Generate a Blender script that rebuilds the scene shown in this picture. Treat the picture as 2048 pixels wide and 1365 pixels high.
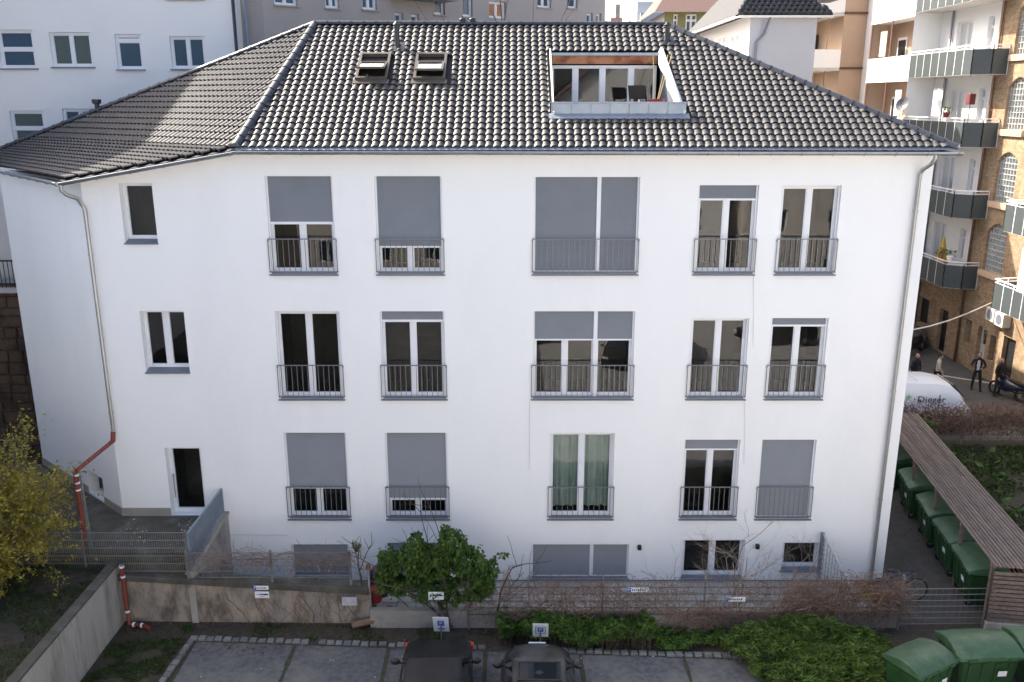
import bpy, math, random
from mathutils import Vector, Matrix, noise
random.seed(7)
R = random.random
def U(a, b): return a + (b - a) * random.random()
for o in list(bpy.data.objects): bpy.data.objects.remove(o)
scn = bpy.context.scene
COL = scn.collection
# ------------------------------------------------------------------ camera
FPX = 1752.0
TH = math.atan(FPX / 6368.0)
CT, ST = math.cos(TH), math.sin(TH)
CAM = Vector((0.0, -21.886, 12.96))
cd = bpy.data.cameras.new('camera')
cam = bpy.data.objects.new('camera', cd)
COL.objects.link(cam)
cam.location = CAM
cam.rotation_euler = (math.radians(90) - TH, 0, 0)
cd.sensor_width = 36.0
cd.lens = 36.0 * FPX / 2048.0
cd.clip_end = 3000
cd.clip_start = 0.1
scn.camera = cam
# ------------------------------------------------------------------ light
SUN = Vector((-0.62, 0.42, 0.66)).normalized()
EL = math.asin(SUN.z)
AZ = math.atan2(SUN.x, SUN.y)          # clockwise from +Y
w = bpy.data.worlds.new('World')
scn.world = w
w.use_nodes = True
nt = w.node_tree
sky = nt.nodes.new('ShaderNodeTexSky')
sky.sky_type = 'NISHITA'
sky.sun_disc = False
sky.sun_elevation = EL
sky.sun_rotation = AZ
sky.air_density = 0.8
sky.dust_density = 4.2
sky.ozone_density = 0.0
bg = nt.nodes['Background']
bg.inputs[1].default_value = 0.15
nt.links.new(sky.outputs[0], bg.inputs[0])
sd = bpy.data.lights.new('sun', 'SUN')
sd.energy = 4.6
sd.angle = math.radians(0.53)
sd.color = (1.0, 0.915, 0.80)
sun = bpy.data.objects.new('sun', sd)
COL.objects.link(sun)
sun.location = SUN * 60
sun.rotation_euler = (-SUN).to_track_quat('-Z', 'Y').to_euler()
scn.view_settings.view_transform = 'Standard'
scn.view_settings.look = 'None'
scn.view_settings.gamma = 1.0
scn.view_settings.use_curve_mapping = False
scn.view_settings.exposure = 1.52

# ------------------------------------------------------------------ pixel helpers (photo pixels -> points on known surfaces)
def ray(px, py):
    a = (px - 1024.0) / FPX
    b = -(py - 682.5) / FPX
    return Vector((a, CT + b * ST, -ST + b * CT))
def onY(px, py, Y=0.0):
    r = ray(px, py); return CAM + r * ((Y - CAM.y) / r.y)
def onZ(px, py, Z=0.0):
    r = ray(px, py); return CAM + r * ((Z - CAM.z) / r.z)
def onX(px, py, X):
    r = ray(px, py); return CAM + r * ((X - CAM.x) / r.x)
def onP(px, py, p0, n):
    r = ray(px, py); return CAM + r * ((p0 - CAM).dot(n) / r.dot(n))

# ------------------------------------------------------------------ mesh helpers
W = {}
class MB:
    def __init__(s): s.v = []; s.f = []
    def poly(s, *pts):
        i = len(s.v); s.v += [Vector(p) for p in pts]; s.f.append(tuple(range(i, i + len(pts)))); return s
    def box(s, x0, y0, z0, x1, y1, z1):
        i = len(s.v)
        s.v += [Vector(p) for p in ((x0,y0,z0),(x1,y0,z0),(x1,y1,z0),(x0,y1,z0),(x0,y0,z1),(x1,y0,z1),(x1,y1,z1),(x0,y1,z1))]
        s.f += [tuple(i + k for k in q) for q in ((0,3,2,1),(4,5,6,7),(0,1,5,4),(1,2,6,5),(2,3,7,6),(3,0,4,7))]; return s
    def hexa(s, p):          # 8 points: bottom ring, top ring
        i = len(s.v); s.v += [Vector(q) for q in p]
        s.f += [tuple(i + k for k in q) for q in ((0,3,2,1),(4,5,6,7),(0,1,5,4),(1,2,6,5),(2,3,7,6),(3,0,4,7))]; return s
    def obox(s, c, ax, ay, az):   # centre and three half-axis vectors
        c, ax, ay, az = map(Vector, (c, ax, ay, az))
        return s.hexa([c-ax-ay-az, c+ax-ay-az, c+ax+ay-az, c-ax+ay-az, c-ax-ay+az, c+ax-ay+az, c+ax+ay+az, c-ax+ay+az])
    def bar(s, p, q, wd, ht=None, up=(0,0,1)):
        p, q = Vector(p), Vector(q); d = q - p; L = d.length
        if L < 1e-6: return s
        d /= L; up = Vector(up)
        if abs(d.dot(up)) > .98: up = Vector((0,1,0))
        sd_ = d.cross(up).normalized(); u2 = sd_.cross(d)
        ht = wd if ht is None else ht
        return s.obox((p+q)/2, d*L/2, sd_*wd/2, u2*ht/2)
    def tube(s, pts, r, n=6, cap=True):
        pts = [Vector(p) for p in pts]; m = len(pts)
        rs = r if isinstance(r, (list, tuple)) else [r]*m
        rings = []; a = None
        for k in range(m):
            d = (pts[min(k+1, m-1)] - pts[max(k-1, 0)])
            if d.length < 1e-9: d = Vector((0,0,1))
            d.normalize()
            if a is None:
                a = d.orthogonal().normalized()
            else:
                a = (a - d*a.dot(d))
                a = a.normalized() if a.length > 1e-6 else d.orthogonal().normalized()
            b = d.cross(a); i = len(s.v)
            for j in range(n):
                t = 2*math.pi*j/n
                s.v.append(pts[k] + (a*math.cos(t) + b*math.sin(t))*rs[k])
            rings.append(i)
        for k in range(m-1):
            for j in range(n):
                s.f.append((rings[k]+j, rings[k]+(j+1)%n, rings[k+1]+(j+1)%n, rings[k+1]+j))
        if cap and n > 2:
            s.f.append(tuple(rings[0]+j for j in reversed(range(n)))); s.f.append(tuple(rings[-1]+j for j in range(n)))
        return s
    def loft(s, rings, closed=True, cap=True):
        n = len(rings[0]); ids = []
        for r_ in rings:
            ids.append(len(s.v)); s.v += [Vector(p) for p in r_]
        for k in range(len(rings)-1):
            for j in range(n if closed else n-1):
                s.f.append((ids[k]+j, ids[k]+(j+1)%n, ids[k+1]+(j+1)%n, ids[k+1]+j))
        if cap:
            s.f.append(tuple(ids[0]+j for j in reversed(range(n)))); s.f.append(tuple(ids[-1]+j for j in range(n)))
        return s
    def ellipsoid(s, c, rx, ry, rz, n=10, m=7):
        rings = []
        for k in range(1, m):
            t = math.pi*k/m
            rings.append([(c[0]+rx*math.sin(t)*math.cos(2*math.pi*j/n), c[1]+ry*math.sin(t)*math.sin(2*math.pi*j/n), c[2]-rz*math.cos(t)) for j in range(n)])
        return s.loft(rings)
    def add(s, o, M=None):
        i = len(s.v); s.v += [(M @ p if M else p.copy()) for p in o.v]; s.f += [tuple(i+k for k in f) for f in o.f]; return s
    def mesh(s, name, mat, origin=(0,0,0), smooth=False):
        o = Vector(origin)
        me = bpy.data.meshes.new(name)
        me.from_pydata([tuple(p - o) for p in s.v], [], s.f)
        if mat: me.materials.append(mat)
        if smooth: me.polygons.foreach_set('use_smooth', [True]*len(me.polygons))
        me.update(); return me
    def bounds(s):
        xs = [p.x for p in s.v]; ys = [p.y for p in s.v]; zs = [p.z for p in s.v]
        return Vector((min(xs), min(ys), min(zs))), Vector((max(xs), max(ys), max(zs)))
    def build(s, name, mat, parent=None, smooth=False, bevel=0.0, label=None, cat=None, group=None, kind=None, autosmooth=None):
        a, b = s.bounds(); org = (a + b)/2
        if parent is None: org.z = a.z
        me = s.mesh(name, mat, org, smooth)
        ob = bpy.data.objects.new(name, me); COL.objects.link(ob)
        W[ob] = org
        if parent is not None:
            ob.parent = parent; ob.location = org - W[parent]
        else: ob.location = org
        if bevel:
            md = ob.modifiers.new('bevel', 'BEVEL'); md.width = bevel; md.segments = 2; md.limit_method = 'ANGLE'; md.angle_limit = math.radians(40)
        if autosmooth and smooth:
            try: me.set_sharp_from_angle(angle=math.radians(autosmooth))
            except Exception: pass
        tag(ob, label, cat, group, kind)
        return ob
def tag(o, label=None, cat=None, group=None, kind=None):
    if label: o['label'] = label
    if cat: o['category'] = cat
    if group: o['group'] = group
    if kind: o['kind'] = kind
    return o
def thing(name, label, cat, loc=(0,0,0), group=None):
    o = bpy.data.objects.new(name, None); COL.objects.link(o); o.empty_display_size = .3
    o.location = loc; W[o] = Vector(loc); tag(o, label, cat, group); return o
def inst(name, me, M, parent):
    o = bpy.data.objects.new(name, me); COL.objects.link(o); o.parent = parent
    o.matrix_basis = Matrix.Translation(-W[parent]) @ M; W[o] = M.translation.copy(); return o
def copy_tree(o, parent=None):
    c = o.copy(); COL.objects.link(c)
    if parent is not None: c.parent = parent
    for ch in list(o.children): copy_tree(ch, c)
    return c
def frame(o, u, v, n):
    return Matrix(((u.x, v.x, n.x, o.x), (u.y, v.y, n.y, o.y), (u.z, v.z, n.z, o.z), (0, 0, 0, 1)))
def text_mb(txt, size, origin, ux, uz, depth=.002, align='CENTER'):
    cu = bpy.data.curves.new('t', 'FONT'); cu.body = txt; cu.size = size; cu.align_x = align; cu.align_y = 'CENTER'; cu.extrude = depth; cu.resolution_u = 3
    to = bpy.data.objects.new('t', cu); COL.objects.link(to)
    bpy.context.view_layer.update()
    me = bpy.data.meshes.new_from_object(to.evaluated_get(bpy.context.evaluated_depsgraph_get()))
    bpy.data.objects.remove(to)
    ux, uz = Vector(ux).normalized(), Vector(uz).normalized(); M = frame(Vector(origin), ux, uz, ux.cross(uz))
    m = MB(); m.v = [M @ v.co for v in me.vertices]; m.f = [tuple(p.vertices) for p in me.polygons]
    return m

# ------------------------------------------------------------------ materials
MATS = {}
def mat(name, col, rough=.6, var=.15, scale=3.0, bump=0.0, bscale=30.0, metal=0.0, spec=.5, col2=None, contrast=.25, rnd=0.0, stretch=(1,1,1), dirt=None, dscale=.6, trans=0.0, coat=0.0, dlo=.5, dhi=.7):
    if name in MATS: return MATS[name]
    m = bpy.data.materials.new(name); m.use_nodes = True; n = m.node_tree.nodes; l = m.node_tree.links
    b = n['Principled BSDF']
    geo = n.new('ShaderNodeNewGeometry'); mp = n.new('ShaderNodeMapping'); mp.inputs['Scale'].default_value = stretch
    l.new(geo.outputs['Position'], mp.inputs[0])
    nz = n.new('ShaderNodeTexNoise'); nz.inputs['Scale'].default_value = scale; nz.inputs['Detail'].default_value = 5; nz.inputs['Roughness'].default_value = .6
    l.new(mp.outputs[0], nz.inputs[0])
    rp = n.new('ShaderNodeValToRGB'); rp.color_ramp.elements[0].position = .5 - contrast; rp.color_ramp.elements[1].position = .5 + contrast
    c = Vector(col)
    lo = c*(1-var); hi = Vector(col2) if col2 else c*(1+var)
    rp.color_ramp.elements[0].color = (*lo, 1); rp.color_ramp.elements[1].color = (*[min(1, x) for x in hi], 1)
    l.new(nz.outputs['Fac'], rp.inputs[0]); out = rp.outputs[0]
    if dirt:
        nd = n.new('ShaderNodeTexNoise'); nd.inputs['Scale'].default_value = dscale; nd.inputs['Detail'].default_value = 8; nd.inputs['Roughness'].default_value = .7
        l.new(mp.outputs[0], nd.inputs[0])
        rd = n.new('ShaderNodeMapRange'); rd.inputs[1].default_value = dlo; rd.inputs[2].default_value = dhi; l.new(nd.outputs['Fac'], rd.inputs[0])
        mx = n.new('ShaderNodeMix'); mx.data_type = 'RGBA'; l.new(rd.outputs[0], mx.inputs[0]); l.new(out, mx.inputs[6]); mx.inputs[7].default_value = (*dirt, 1); out = mx.outputs[2]
    if rnd:
        oi = n.new('ShaderNodeObjectInfo'); mr = n.new('ShaderNodeMapRange'); mr.inputs[3].default_value = 1-rnd; mr.inputs[4].default_value = 1+rnd
        l.new(oi.outputs['Random'], mr.inputs[0])
        hs = n.new('ShaderNodeHueSaturation'); l.new(mr.outputs[0], hs.inputs['Value']); l.new(out, hs.inputs['Color']); out = hs.outputs[0]
    l.new(out, b.inputs['Base Color'])
    b.inputs['Roughness'].default_value = rough; b.inputs['Metallic'].default_value = metal; b.inputs['Specular IOR Level'].default_value = spec
    if coat: b.inputs['Coat Weight'].default_value = coat; b.inputs['Coat Roughness'].default_value = .08
    if bump:
        nb = n.new('ShaderNodeTexNoise'); nb.inputs['Scale'].default_value = bscale; nb.inputs['Detail'].default_value = 4; l.new(mp.outputs[0], nb.inputs[0])
        bp = n.new('ShaderNodeBump'); bp.inputs['Strength'].default_value = bump; bp.inputs['Distance'].default_value = .02
        l.new(nb.outputs['Fac'], bp.inputs['Height']); l.new(bp.outputs[0], b.inputs['Normal'])
    if trans:
        tr = n.new('ShaderNodeBsdfTranslucent'); l.new(out, tr.inputs[0]); ms = n.new('ShaderNodeMixShader'); ms.inputs[0].default_value = trans
        l.new(b.outputs[0], ms.inputs[1]); l.new(tr.outputs[0], ms.inputs[2]); l.new(ms.outputs[0], n['Material Output'].inputs[0])
    MATS[name] = m; return m
def glass(name, tint=(.9,.95,.95), ior=1.68, rough=.0, dark=None):
    m = bpy.data.materials.new(name); m.use_nodes = True; n = m.node_tree.nodes; l = m.node_tree.links
    n.remove(n['Principled BSDF'])
    fr = n.new('ShaderNodeFresnel'); fr.inputs[0].default_value = ior
    geo = n.new('ShaderNodeNewGeometry'); nz = n.new('ShaderNodeTexNoise'); nz.inputs['Scale'].default_value = 1.3; l.new(geo.outputs['Position'], nz.inputs[0])
    bp = n.new('ShaderNodeBump'); bp.inputs['Strength'].default_value = .05; bp.inputs['Distance'].default_value = .03; l.new(nz.outputs['Fac'], bp.inputs['Height'])
    gl = n.new('ShaderNodeBsdfGlossy'); gl.inputs['Roughness'].default_value = rough; l.new(bp.outputs[0], gl.inputs['Normal']); l.new(bp.outputs[0], fr.inputs['Normal'])
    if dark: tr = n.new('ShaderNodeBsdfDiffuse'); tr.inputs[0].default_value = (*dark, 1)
    else: tr = n.new('ShaderNodeBsdfTransparent'); tr.inputs[0].default_value = (*tint, 1)
    ms = n.new('ShaderNodeMixShader'); l.new(fr.outputs[0], ms.inputs[0]); l.new(tr.outputs[0], ms.inputs[1]); l.new(gl.outputs[0], ms.inputs[2])
    l.new(ms.outputs[0], n['Material Output'].inputs[0]); return m
M_WALL = mat('white_plaster', (.83,.83,.82), .9, .02, .5, .12, 90, dirt=(.79,.79,.78), dscale=.35, stretch=(1,1,.35), spec=.2)
M_WALLB = mat('old_white_plaster', (.77,.76,.75), .9, .03, .4, .1, 60, spec=.2)
M_PLINTH = mat('plinth_paint', (.30,.28,.24), .9, .15, 2, .2, 40)
M_TILE = mat('roof_tile', (.027,.027,.029), .55, .45, 4.3, .15, 25, rnd=.3, spec=.62, dirt=(.036,.034,.035), dscale=1.7, contrast=.16)
M_DECK = mat('roof_underlay', (.015,.015,.017), .8, .1)
M_RIDGE = mat('ridge_tile_clay', (.040,.043,.052), .38, .25, 3, .1, 20, rnd=.1)
M_ZINC = mat('zinc_sheet', (.30,.34,.39), .45, .12, 2.5, metal=.55, dirt=(.36,.38,.41), dscale=1.5)
M_GUT = mat('gutter_zinc', (.30,.33,.37), .4, .15, 3, metal=.7)
M_PIPE = mat('downpipe_zinc', (.42,.42,.41), .35, .1, 3, metal=.75)
M_PVC = mat('white_pvc', (.74,.75,.77), .4, .02)
M_SHUT = mat('shutter_grey', (.215,.228,.248), .55, .05, 2)
M_SILL = mat('sill_grey_metal', (.20,.22,.26), .45, .1, 4, metal=.3)
M_RAIL = mat('galvanised_rail', (.17,.178,.19), .55, .12, 8, metal=.3)
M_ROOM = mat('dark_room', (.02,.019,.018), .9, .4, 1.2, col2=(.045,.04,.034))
M_GLASS = glass('window_glass')
M_GLASST = glass('terrace_glass', ior=1.7)
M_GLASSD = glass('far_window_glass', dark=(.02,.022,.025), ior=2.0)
M_BLACK = mat('black_plastic', (.012,.012,.013), .5, .2)
M_WOOD = mat('weathered_wood', (.17,.125,.10), .85, .4, 2.0, .3, 30, rnd=.25, stretch=(6,1,6))
M_CONC = mat('stained_concrete', (.34,.31,.27), .9, .18, 1.6, .35, 25, dirt=(.13,.115,.09), dscale=1.3)
M_CONCL = mat('board_marked_concrete', (.36,.33,.285), .9, .14, 2, .3, 20, dirt=(.15,.13,.105), dscale=1.1, stretch=(1,1.6,.25))
M_MOSS = mat('mossy_concrete', (.075,.07,.055), .95, .35, 2.5, .4, 20, dirt=(.13,.125,.11), dscale=1.4)
M_ASPH = mat('asphalt', (.10,.101,.105), .92, .38, 7, .4, 140, dirt=(.17,.165,.15), dscale=.55, dlo=.48, dhi=.66, contrast=.2)
M_SOIL = mat('garden_soil', (.055,.043,.031), 1.0, .5, 6, .6, 25, dirt=(.045,.06,.018), dscale=1.5)
M_COB = mat('cobble_stone', (.155,.155,.145), .85, .25, 9, .3, 40, rnd=.25)
M_RED = mat('red_pipe', (.20,.035,.022), .5, .15, 6, dirt=(.11,.04,.03), dscale=4)
M_WHITE = mat('white_paint', (.78,.78,.77), .5, .03)
M_PLATE = mat('sign_plate', (.76,.77,.79), .4, .02)
M_BLUE = mat('sign_blue', (.02,.12,.48), .4, .03)
M_INK = mat('sign_ink', (.03,.03,.035), .6, .05)

# ------------------------------------------------------------------ wall planes with openings
class Pl:
    """vertical wall plane: origin o, horizontal unit u; d is depth inwards along n_in"""
    def __init__(s, o, u, n_in):
        s.o = Vector(o); s.u = Vector(u).normalized(); s.n = Vector(n_in).normalized()
    def __call__(s, a, z, d=0.0):
        p = s.o + s.u*a + s.n*d; return Vector((p.x, p.y, z))
    def hit(s, px, py, d=0.0):
        p = onP(px, py, s.o + s.n*d, s.n); return (p - s.o).dot(s.u), p.z
    def rect(s, x0, y0, x1, y1):       # photo pixels -> (a0, a1, z0, z1)
        a0, z1 = s.hit(x0, y0); a1, _ = s.hit(x1, y0); _, z0 = s.hit((x0+x1)/2, y1)
        return min(a0,a1), max(a0,a1), z0, z1
    def ob(s, m, a0, a1, z0, z1, d0, d1):
        return m.hexa([s(a0,z0,d0), s(a1,z0,d0), s(a1,z0,d1), s(a0,z0,d1), s(a0,z1,d0), s(a1,z1,d0), s(a1,z1,d1), s(a0,z1,d1)])
def holed_wall(pl, a0, a1, z0, z1, holes, depth, ztop=None, extra=()):
    m = MB()
    A = sorted(set([a0, a1] + [h[0] for h in holes] + [h[1] for h in holes] + list(extra)))
    Z = sorted(set([z0, z1] + [h[2] for h in holes] + [h[3] for h in holes]))
    A = [a for a in A if a0-1e-6 <= a <= a1+1e-6]; Z = [z for z in Z if z0-1e-6 <= z <= z1+1e-6]
    zt = ztop or (lambda a: z1)
    for i in range(len(A)-1):
        ca = (A[i]+A[i+1])/2
        for j in range(len(Z)-1):
            cz = (Z[j]+Z[j+1])/2
            if any(h[0] < ca < h[1] and h[2] < cz < h[3] for h in holes): continue
            p = [(A[i], Z[j]), (A[i+1], Z[j]), (A[i+1], min(Z[j+1], zt(A[i+1]))), (A[i], min(Z[j+1], zt(A[i])))]
            if p[2][1] <= p[1][1]+1e-5 and p[3][1] <= p[0][1]+1e-5: continue
            p[2] = (p[2][0], max(p[2][1], p[1][1])); p[3] = (p[3][0], max(p[3][1], p[0][1]))
            q = []
            for t in p:
                v = pl(t[0], t[1])
                if not q or all((v-x).length > 1e-5 for x in q): q.append(v)
            if len(q) > 2: m.poly(*q)
    for h in holes:
        x0, x1, y0, y1 = h[:4]
        d = h[4] if len(h) > 4 else depth
        m.poly(pl(x0,y0), pl(x0,y1), pl(x0,y1,d), pl(x0,y0,d)); m.poly(pl(x1,y0,d), pl(x1,y1,d), pl(x1,y1), pl(x1,y0))
        m.poly(pl(x0,y1), pl(x1,y1), pl(x1,y1,d), pl(x0,y1,d)); m.poly(pl(x0,y0,d), pl(x1,y0,d), pl(x1,y0), pl(x0,y0))
    return m
def window(pl, rc, parent, d, splits=(.5,), transoms=(), fw=.07, gm=None, room=0.0, fm=None, name='window', bw=.09, t=.06, pane_label=None):
    a0, a1, z0, z1 = rc[:4]; fm = fm or M_PVC; gm = gm or M_GLASSD
    e = .004
    f = MB()
    pl.ob(f, a0+e, a0+fw, z0+e, z1-e, d-t, d+.02); pl.ob(f, a1-fw, a1-e, z0+e, z1-e, d-t, d+.02)
    pl.ob(f, a0+fw, a1-fw, z0+e, z0+fw, d-t, d+.02); pl.ob(f, a0+fw, a1-fw, z1-fw, z1-e, d-t, d+.02)
    xs = [a0+fw] ; edges = []
    for s_ in splits:
        c = a0 + (a1-a0)*s_; pl.ob(f, c-bw/2, c+bw/2, z0+fw, z1-fw, d-t+.003, d+.02); edges.append(c)
    cols = []; prev = a0+fw
    for c in edges: cols.append((prev, c-bw/2)); prev = c+bw/2
    cols.append((prev, a1-fw))
    zc = []; prevz = z0+fw
    for s_ in transoms:
        c = z0 + (z1-z0)*s_
        for (x0, x1) in cols: pl.ob(f, x0, x1, c-bw/2, c+bw/2, d-t+.006, d+.02)
        zc.append((prevz, c-bw/2)); prevz = c+bw/2
    zc.append((prevz, z1-fw))
    # sash rebate inside every light
    for (x0, x1) in cols:
        for (y0, y1) in zc:
            s2 = .028
            pl.ob(f, x0, x0+s2, y0, y1, d-t+.022, d+.02); pl.ob(f, x1-s2, x1, y0, y1, d-t+.022, d+.02)
            pl.ob(f, x0+s2, x1-s2, y0, y0+s2, d-t+.022, d+.02); pl.ob(f, x0+s2, x1-s2, y1-s2, y1, d-t+.022, d+.02)
    ob = f.build(name, fm, parent)
    for (x0, x1) in cols:
        for (y0, y1) in zc:
            g = MB().poly(pl(x0,y0,d), pl(x1,y0,d), pl(x1,y1,d), pl(x0,y1,d)); g.build('pane', gm, ob)
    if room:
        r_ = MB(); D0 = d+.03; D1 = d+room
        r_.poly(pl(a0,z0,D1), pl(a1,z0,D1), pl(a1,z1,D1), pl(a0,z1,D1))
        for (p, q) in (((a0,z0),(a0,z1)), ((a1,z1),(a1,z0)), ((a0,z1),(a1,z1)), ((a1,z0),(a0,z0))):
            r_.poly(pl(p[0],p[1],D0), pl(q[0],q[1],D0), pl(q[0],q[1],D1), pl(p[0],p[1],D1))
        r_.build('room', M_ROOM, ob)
    return ob
# ================================================================== the white house
house = thing('apartment_house', 'white plastered three-storey house with dark tiled hip roof and grey shutters', 'house', (0, 4, 0))
FA = Pl((0,0,0), (1,0,0), (0,1,0))
XL, XR = -10.65, 10.36
LU = Vector((-.75,.66,0)).normalized(); LN = Vector((.66,.75,0)).normalized()
LW = Pl((XL,0,0), LU, LN)
LLEN = 5.35
E1 = Vector((-6.64,-.40,11.84)); EC = Vector((-10.90,-.40,11.10)); ER = Vector((10.72,-.40,11.82))
YR = 4.6
R1 = onY(630, 50, YR); R2 = onY(1330, 57, YR); R2.z = R1.z - .03
EL_ = onZ(-55, 324, 11.10)
C1, C2, C3, C3b, C4, C5 = (-6.10,-4.44), (-3.40,-1.74), (.54,3.16), (1.01,2.74), (4.61,6.11), (6.68,8.15)
# column, z0, z1, splits, shutter bottom z (None = fully up), closed fraction marks, railing top z
zpx = lambda y: onY(1024, y).z
WINS = [
 (C1, 8.70,11.15,(.5,),zpx(450),9.61,None),(C2, 8.70,11.15,(.5,),zpx(497),9.61,None),(C3, 8.70,11.13,(.32,.62),8.72,9.61,.62),(C4, 8.70,10.93,(.5,),zpx(402),9.61,None),(C5, 8.70,10.93,(.5,),10.90,9.61,None),
 (C1, 5.36,7.73,(.5,),7.70,6.30,None),(C2, 5.36,7.73,(.5,),zpx(646),6.30,None),(C3, 5.36,7.73,(.32,.62),zpx(683),6.30,.62),(C4, 5.36,7.55,(.5,),7.50,6.30,None),(C5, 5.36,7.55,(.5,),zpx(655),6.30,None),
 (C1, 1.89,4.40,(.5,),zpx(980),2.85,None),(C2, 1.89,4.40,(.5,),zpx(1003),2.85,None),(C3b, 1.89,4.39,(.5,),4.36,2.85,None),(C4, 1.89,4.20,(.5,),zpx(903),2.85,None),(C5, 1.89,4.20,(.5,),1.91,2.85,None),
 ((-6.12,-4.52), .05,1.10,(.5,),.07,None,None),((-3.46,-1.78), .05,1.15,(.5,),.07,None,None),((.54,3.24), .05,1.10,(.32,.62),.07,None,.62),((4.72,6.46), .05,1.24,(.5,),1.22,None,None),((7.50,8.55), .31,1.16,(),1.15,None,None)]
LEFT = [(-9.72,-8.90,9.49,10.98),(-9.57,-8.43,6.09,7.74),(-9.32,-8.37,1.99,3.97)]
holes = [(c[0], c[1], z0, z1, .24) for (c, z0, z1, *_r) in WINS] + [h + (.30,) for h in LEFT]
def ztop(x):
    return 11.86 if x > E1.x else 11.86 + (x - E1.x)*(11.84-11.10)/(E1.x-EC.x)
holed_wall(FA, XL, XR, 0.0, 11.86, holes, .24, ztop, (E1.x,)).build('front_wall', M_WALL, house)
niche = LW.rect(178, 958, 210, 1004)
n0, n1 = sorted((LW.hit(178,975)[0], LW.hit(208,985)[0]))
mw = holed_wall(LW, 0, LLEN, 0.0, 11.12, [(n0, n1, 2.05, 2.75, .3)], .3); 
mw.build('left_wall', M_WALL, house)
MB().poly(LW(n0,2.05,.3), LW(n1,2.05,.3), LW(n1,2.75,.3), LW(n0,2.75,.3)).build('vent_recess', M_BLACK, house)
le = LW(LLEN, 0)
mw = MB(); mw.poly((le.x,le.y,0),(le.x,9.4,0),(le.x,9.4,11.1),(le.x,le.y,11.1)); mw.poly((le.x,9.4,0),(XR,9.4,0),(XR,9.4,11.8),(le.x,9.4,11.1))
mw.poly((XR,0,0),(XR,9.4,0),(XR,9.4,11.86),(XR,0,11.86)); mw.build('rear_wall', M_WALL, house)
# plinth at the entrance
m = MB(); m.box(XL-.012,-.03,1.85,-9.33,.0-.002,2.21); m.build('plinth', M_PLINTH, house)
m = MB(); LW.ob(m, 0.0, n0-.02, 1.85, 2.21, -.03, -.002); LW.ob(m, n1+.02, LLEN, 1.85, 2.21, -.03, -.002); m.build('plinth', M_PLINTH, house)

def shutter(pl, a0, a1, z0, z1, d, parent):
    m = MB(); h = .047; z = z1; a0 += .045; a1 -= .045
    while z - h > z0 + .02:
        m.poly(pl(a0,z-h,d-.020), pl(a1,z-h,d-.020), pl(a1,z-.008,d-.004), pl(a0,z-.008,d-.004))
        m.poly(pl(a0,z-.008,d-.004), pl(a1,z-.008,d-.004), pl(a1,z,d+.006), pl(a0,z,d+.006)); 
        m.poly(pl(a0,z-h,d+.004), pl(a1,z-h,d+.004), pl(a1,z-h,d-.020), pl(a0,z-h,d-.020)); z -= h
    if m.v: m.build('shutter', M_SHUT, parent)
    m = MB(); pl.ob(m, a0, a1, z0, z, d-.016, d+.012); m.build('shutter_end_bar', M_PVC, parent)
bal_mesh = {}
def railing(a0, a1, z0, z1, nb):
    d = -.035
    m = MB(); m.box(a0-.035, d-.014, z1-.024, a1+.035, d+.014, z1); m.box(a0-.02, d-.009, z0+.055, a1+.02, d+.009, z0+.077)
    for x in (a0-.026, a1+.026):
        m.box(x-.009, d-.009, z0+.04, x+.009, d+.009, z1-.024)
    for x in (a0-.026, a1+.026):
        for zz in (z0+.07, z1-.06): m.box(x-.016, d+.009, zz-.016, x+.016, -.002, zz+.016)
    r = m.build('railing', M_RAIL, house)
    H = round(z1-.03-z0-.085, 3)
    if H not in bal_mesh: bal_mesh[H] = MB().box(-.007,-.007,-H/2,.007,.007,H/2).mesh('baluster', M_RAIL)
    for k in range(nb):
        x = a0 + (a1-a0)*(k+.5)/nb
        inst('baluster', bal_mesh[H], Matrix.Translation((x, d, z0+.085+H/2)), r)
for i, (c, z0, z1, sp, sz, rt, gm_) in enumerate(WINS):
    a0, a1 = c
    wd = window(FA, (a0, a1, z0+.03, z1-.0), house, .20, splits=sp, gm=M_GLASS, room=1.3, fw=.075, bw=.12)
    # guide rails, box and shutter
    gl_ = [(a0+.003, a0+.045), (a1-.045, a1-.003)]
    if gm_:
        xm = a0 + (a1-a0)*gm_; gl_.append((xm-.05, xm+.05))
    for (ga, gb) in gl_: FA.ob(MB(), ga, gb, z0+.04, z1-.003, .066, .127).build('shutter_guide', M_PVC, wd)
    top = z1-.004
    if gm_:
        shutter(FA, a0, xm, sz, top, .10, wd); shutter(FA, xm, a1, sz, top, .10, wd)
    else: shutter(FA, a0, a1, sz, top, .10, wd)
    s = MB()
    s.box(a0-.045,-.075,z0-.035,a1+.045,-.003,z0-.005); s.box(a0+.005,-.003,z0+.001,a1-.005,.138,z0+.028); s.build('sill', M_SILL, wd)
    if rt: railing(a0, a1, z0, rt, {C3:19, C4:11, C5:11}.get(c, 12))
# green curtains behind the ground-floor double window
M_CURT = mat('green_curtain', (.30,.38,.35), .8, .15, 2)
m = MB(); N = 70
for k in range(N):
    x0 = 1.09 + 1.57*k/N; x1 = 1.09 + 1.57*(k+1)/N
    f_ = lambda x: .34 + .035*math.sin(x*26) + .02*math.sin(x*41+1)
    m.poly((x0,f_(x0),2.12),(x1,f_(x1),2.12),(x1,f_(x1),4.34),(x0,f_(x0),4.34))
m.build('curtain', M_CURT, house, smooth=True, label='pale green floor-length curtain behind glass')
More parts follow.
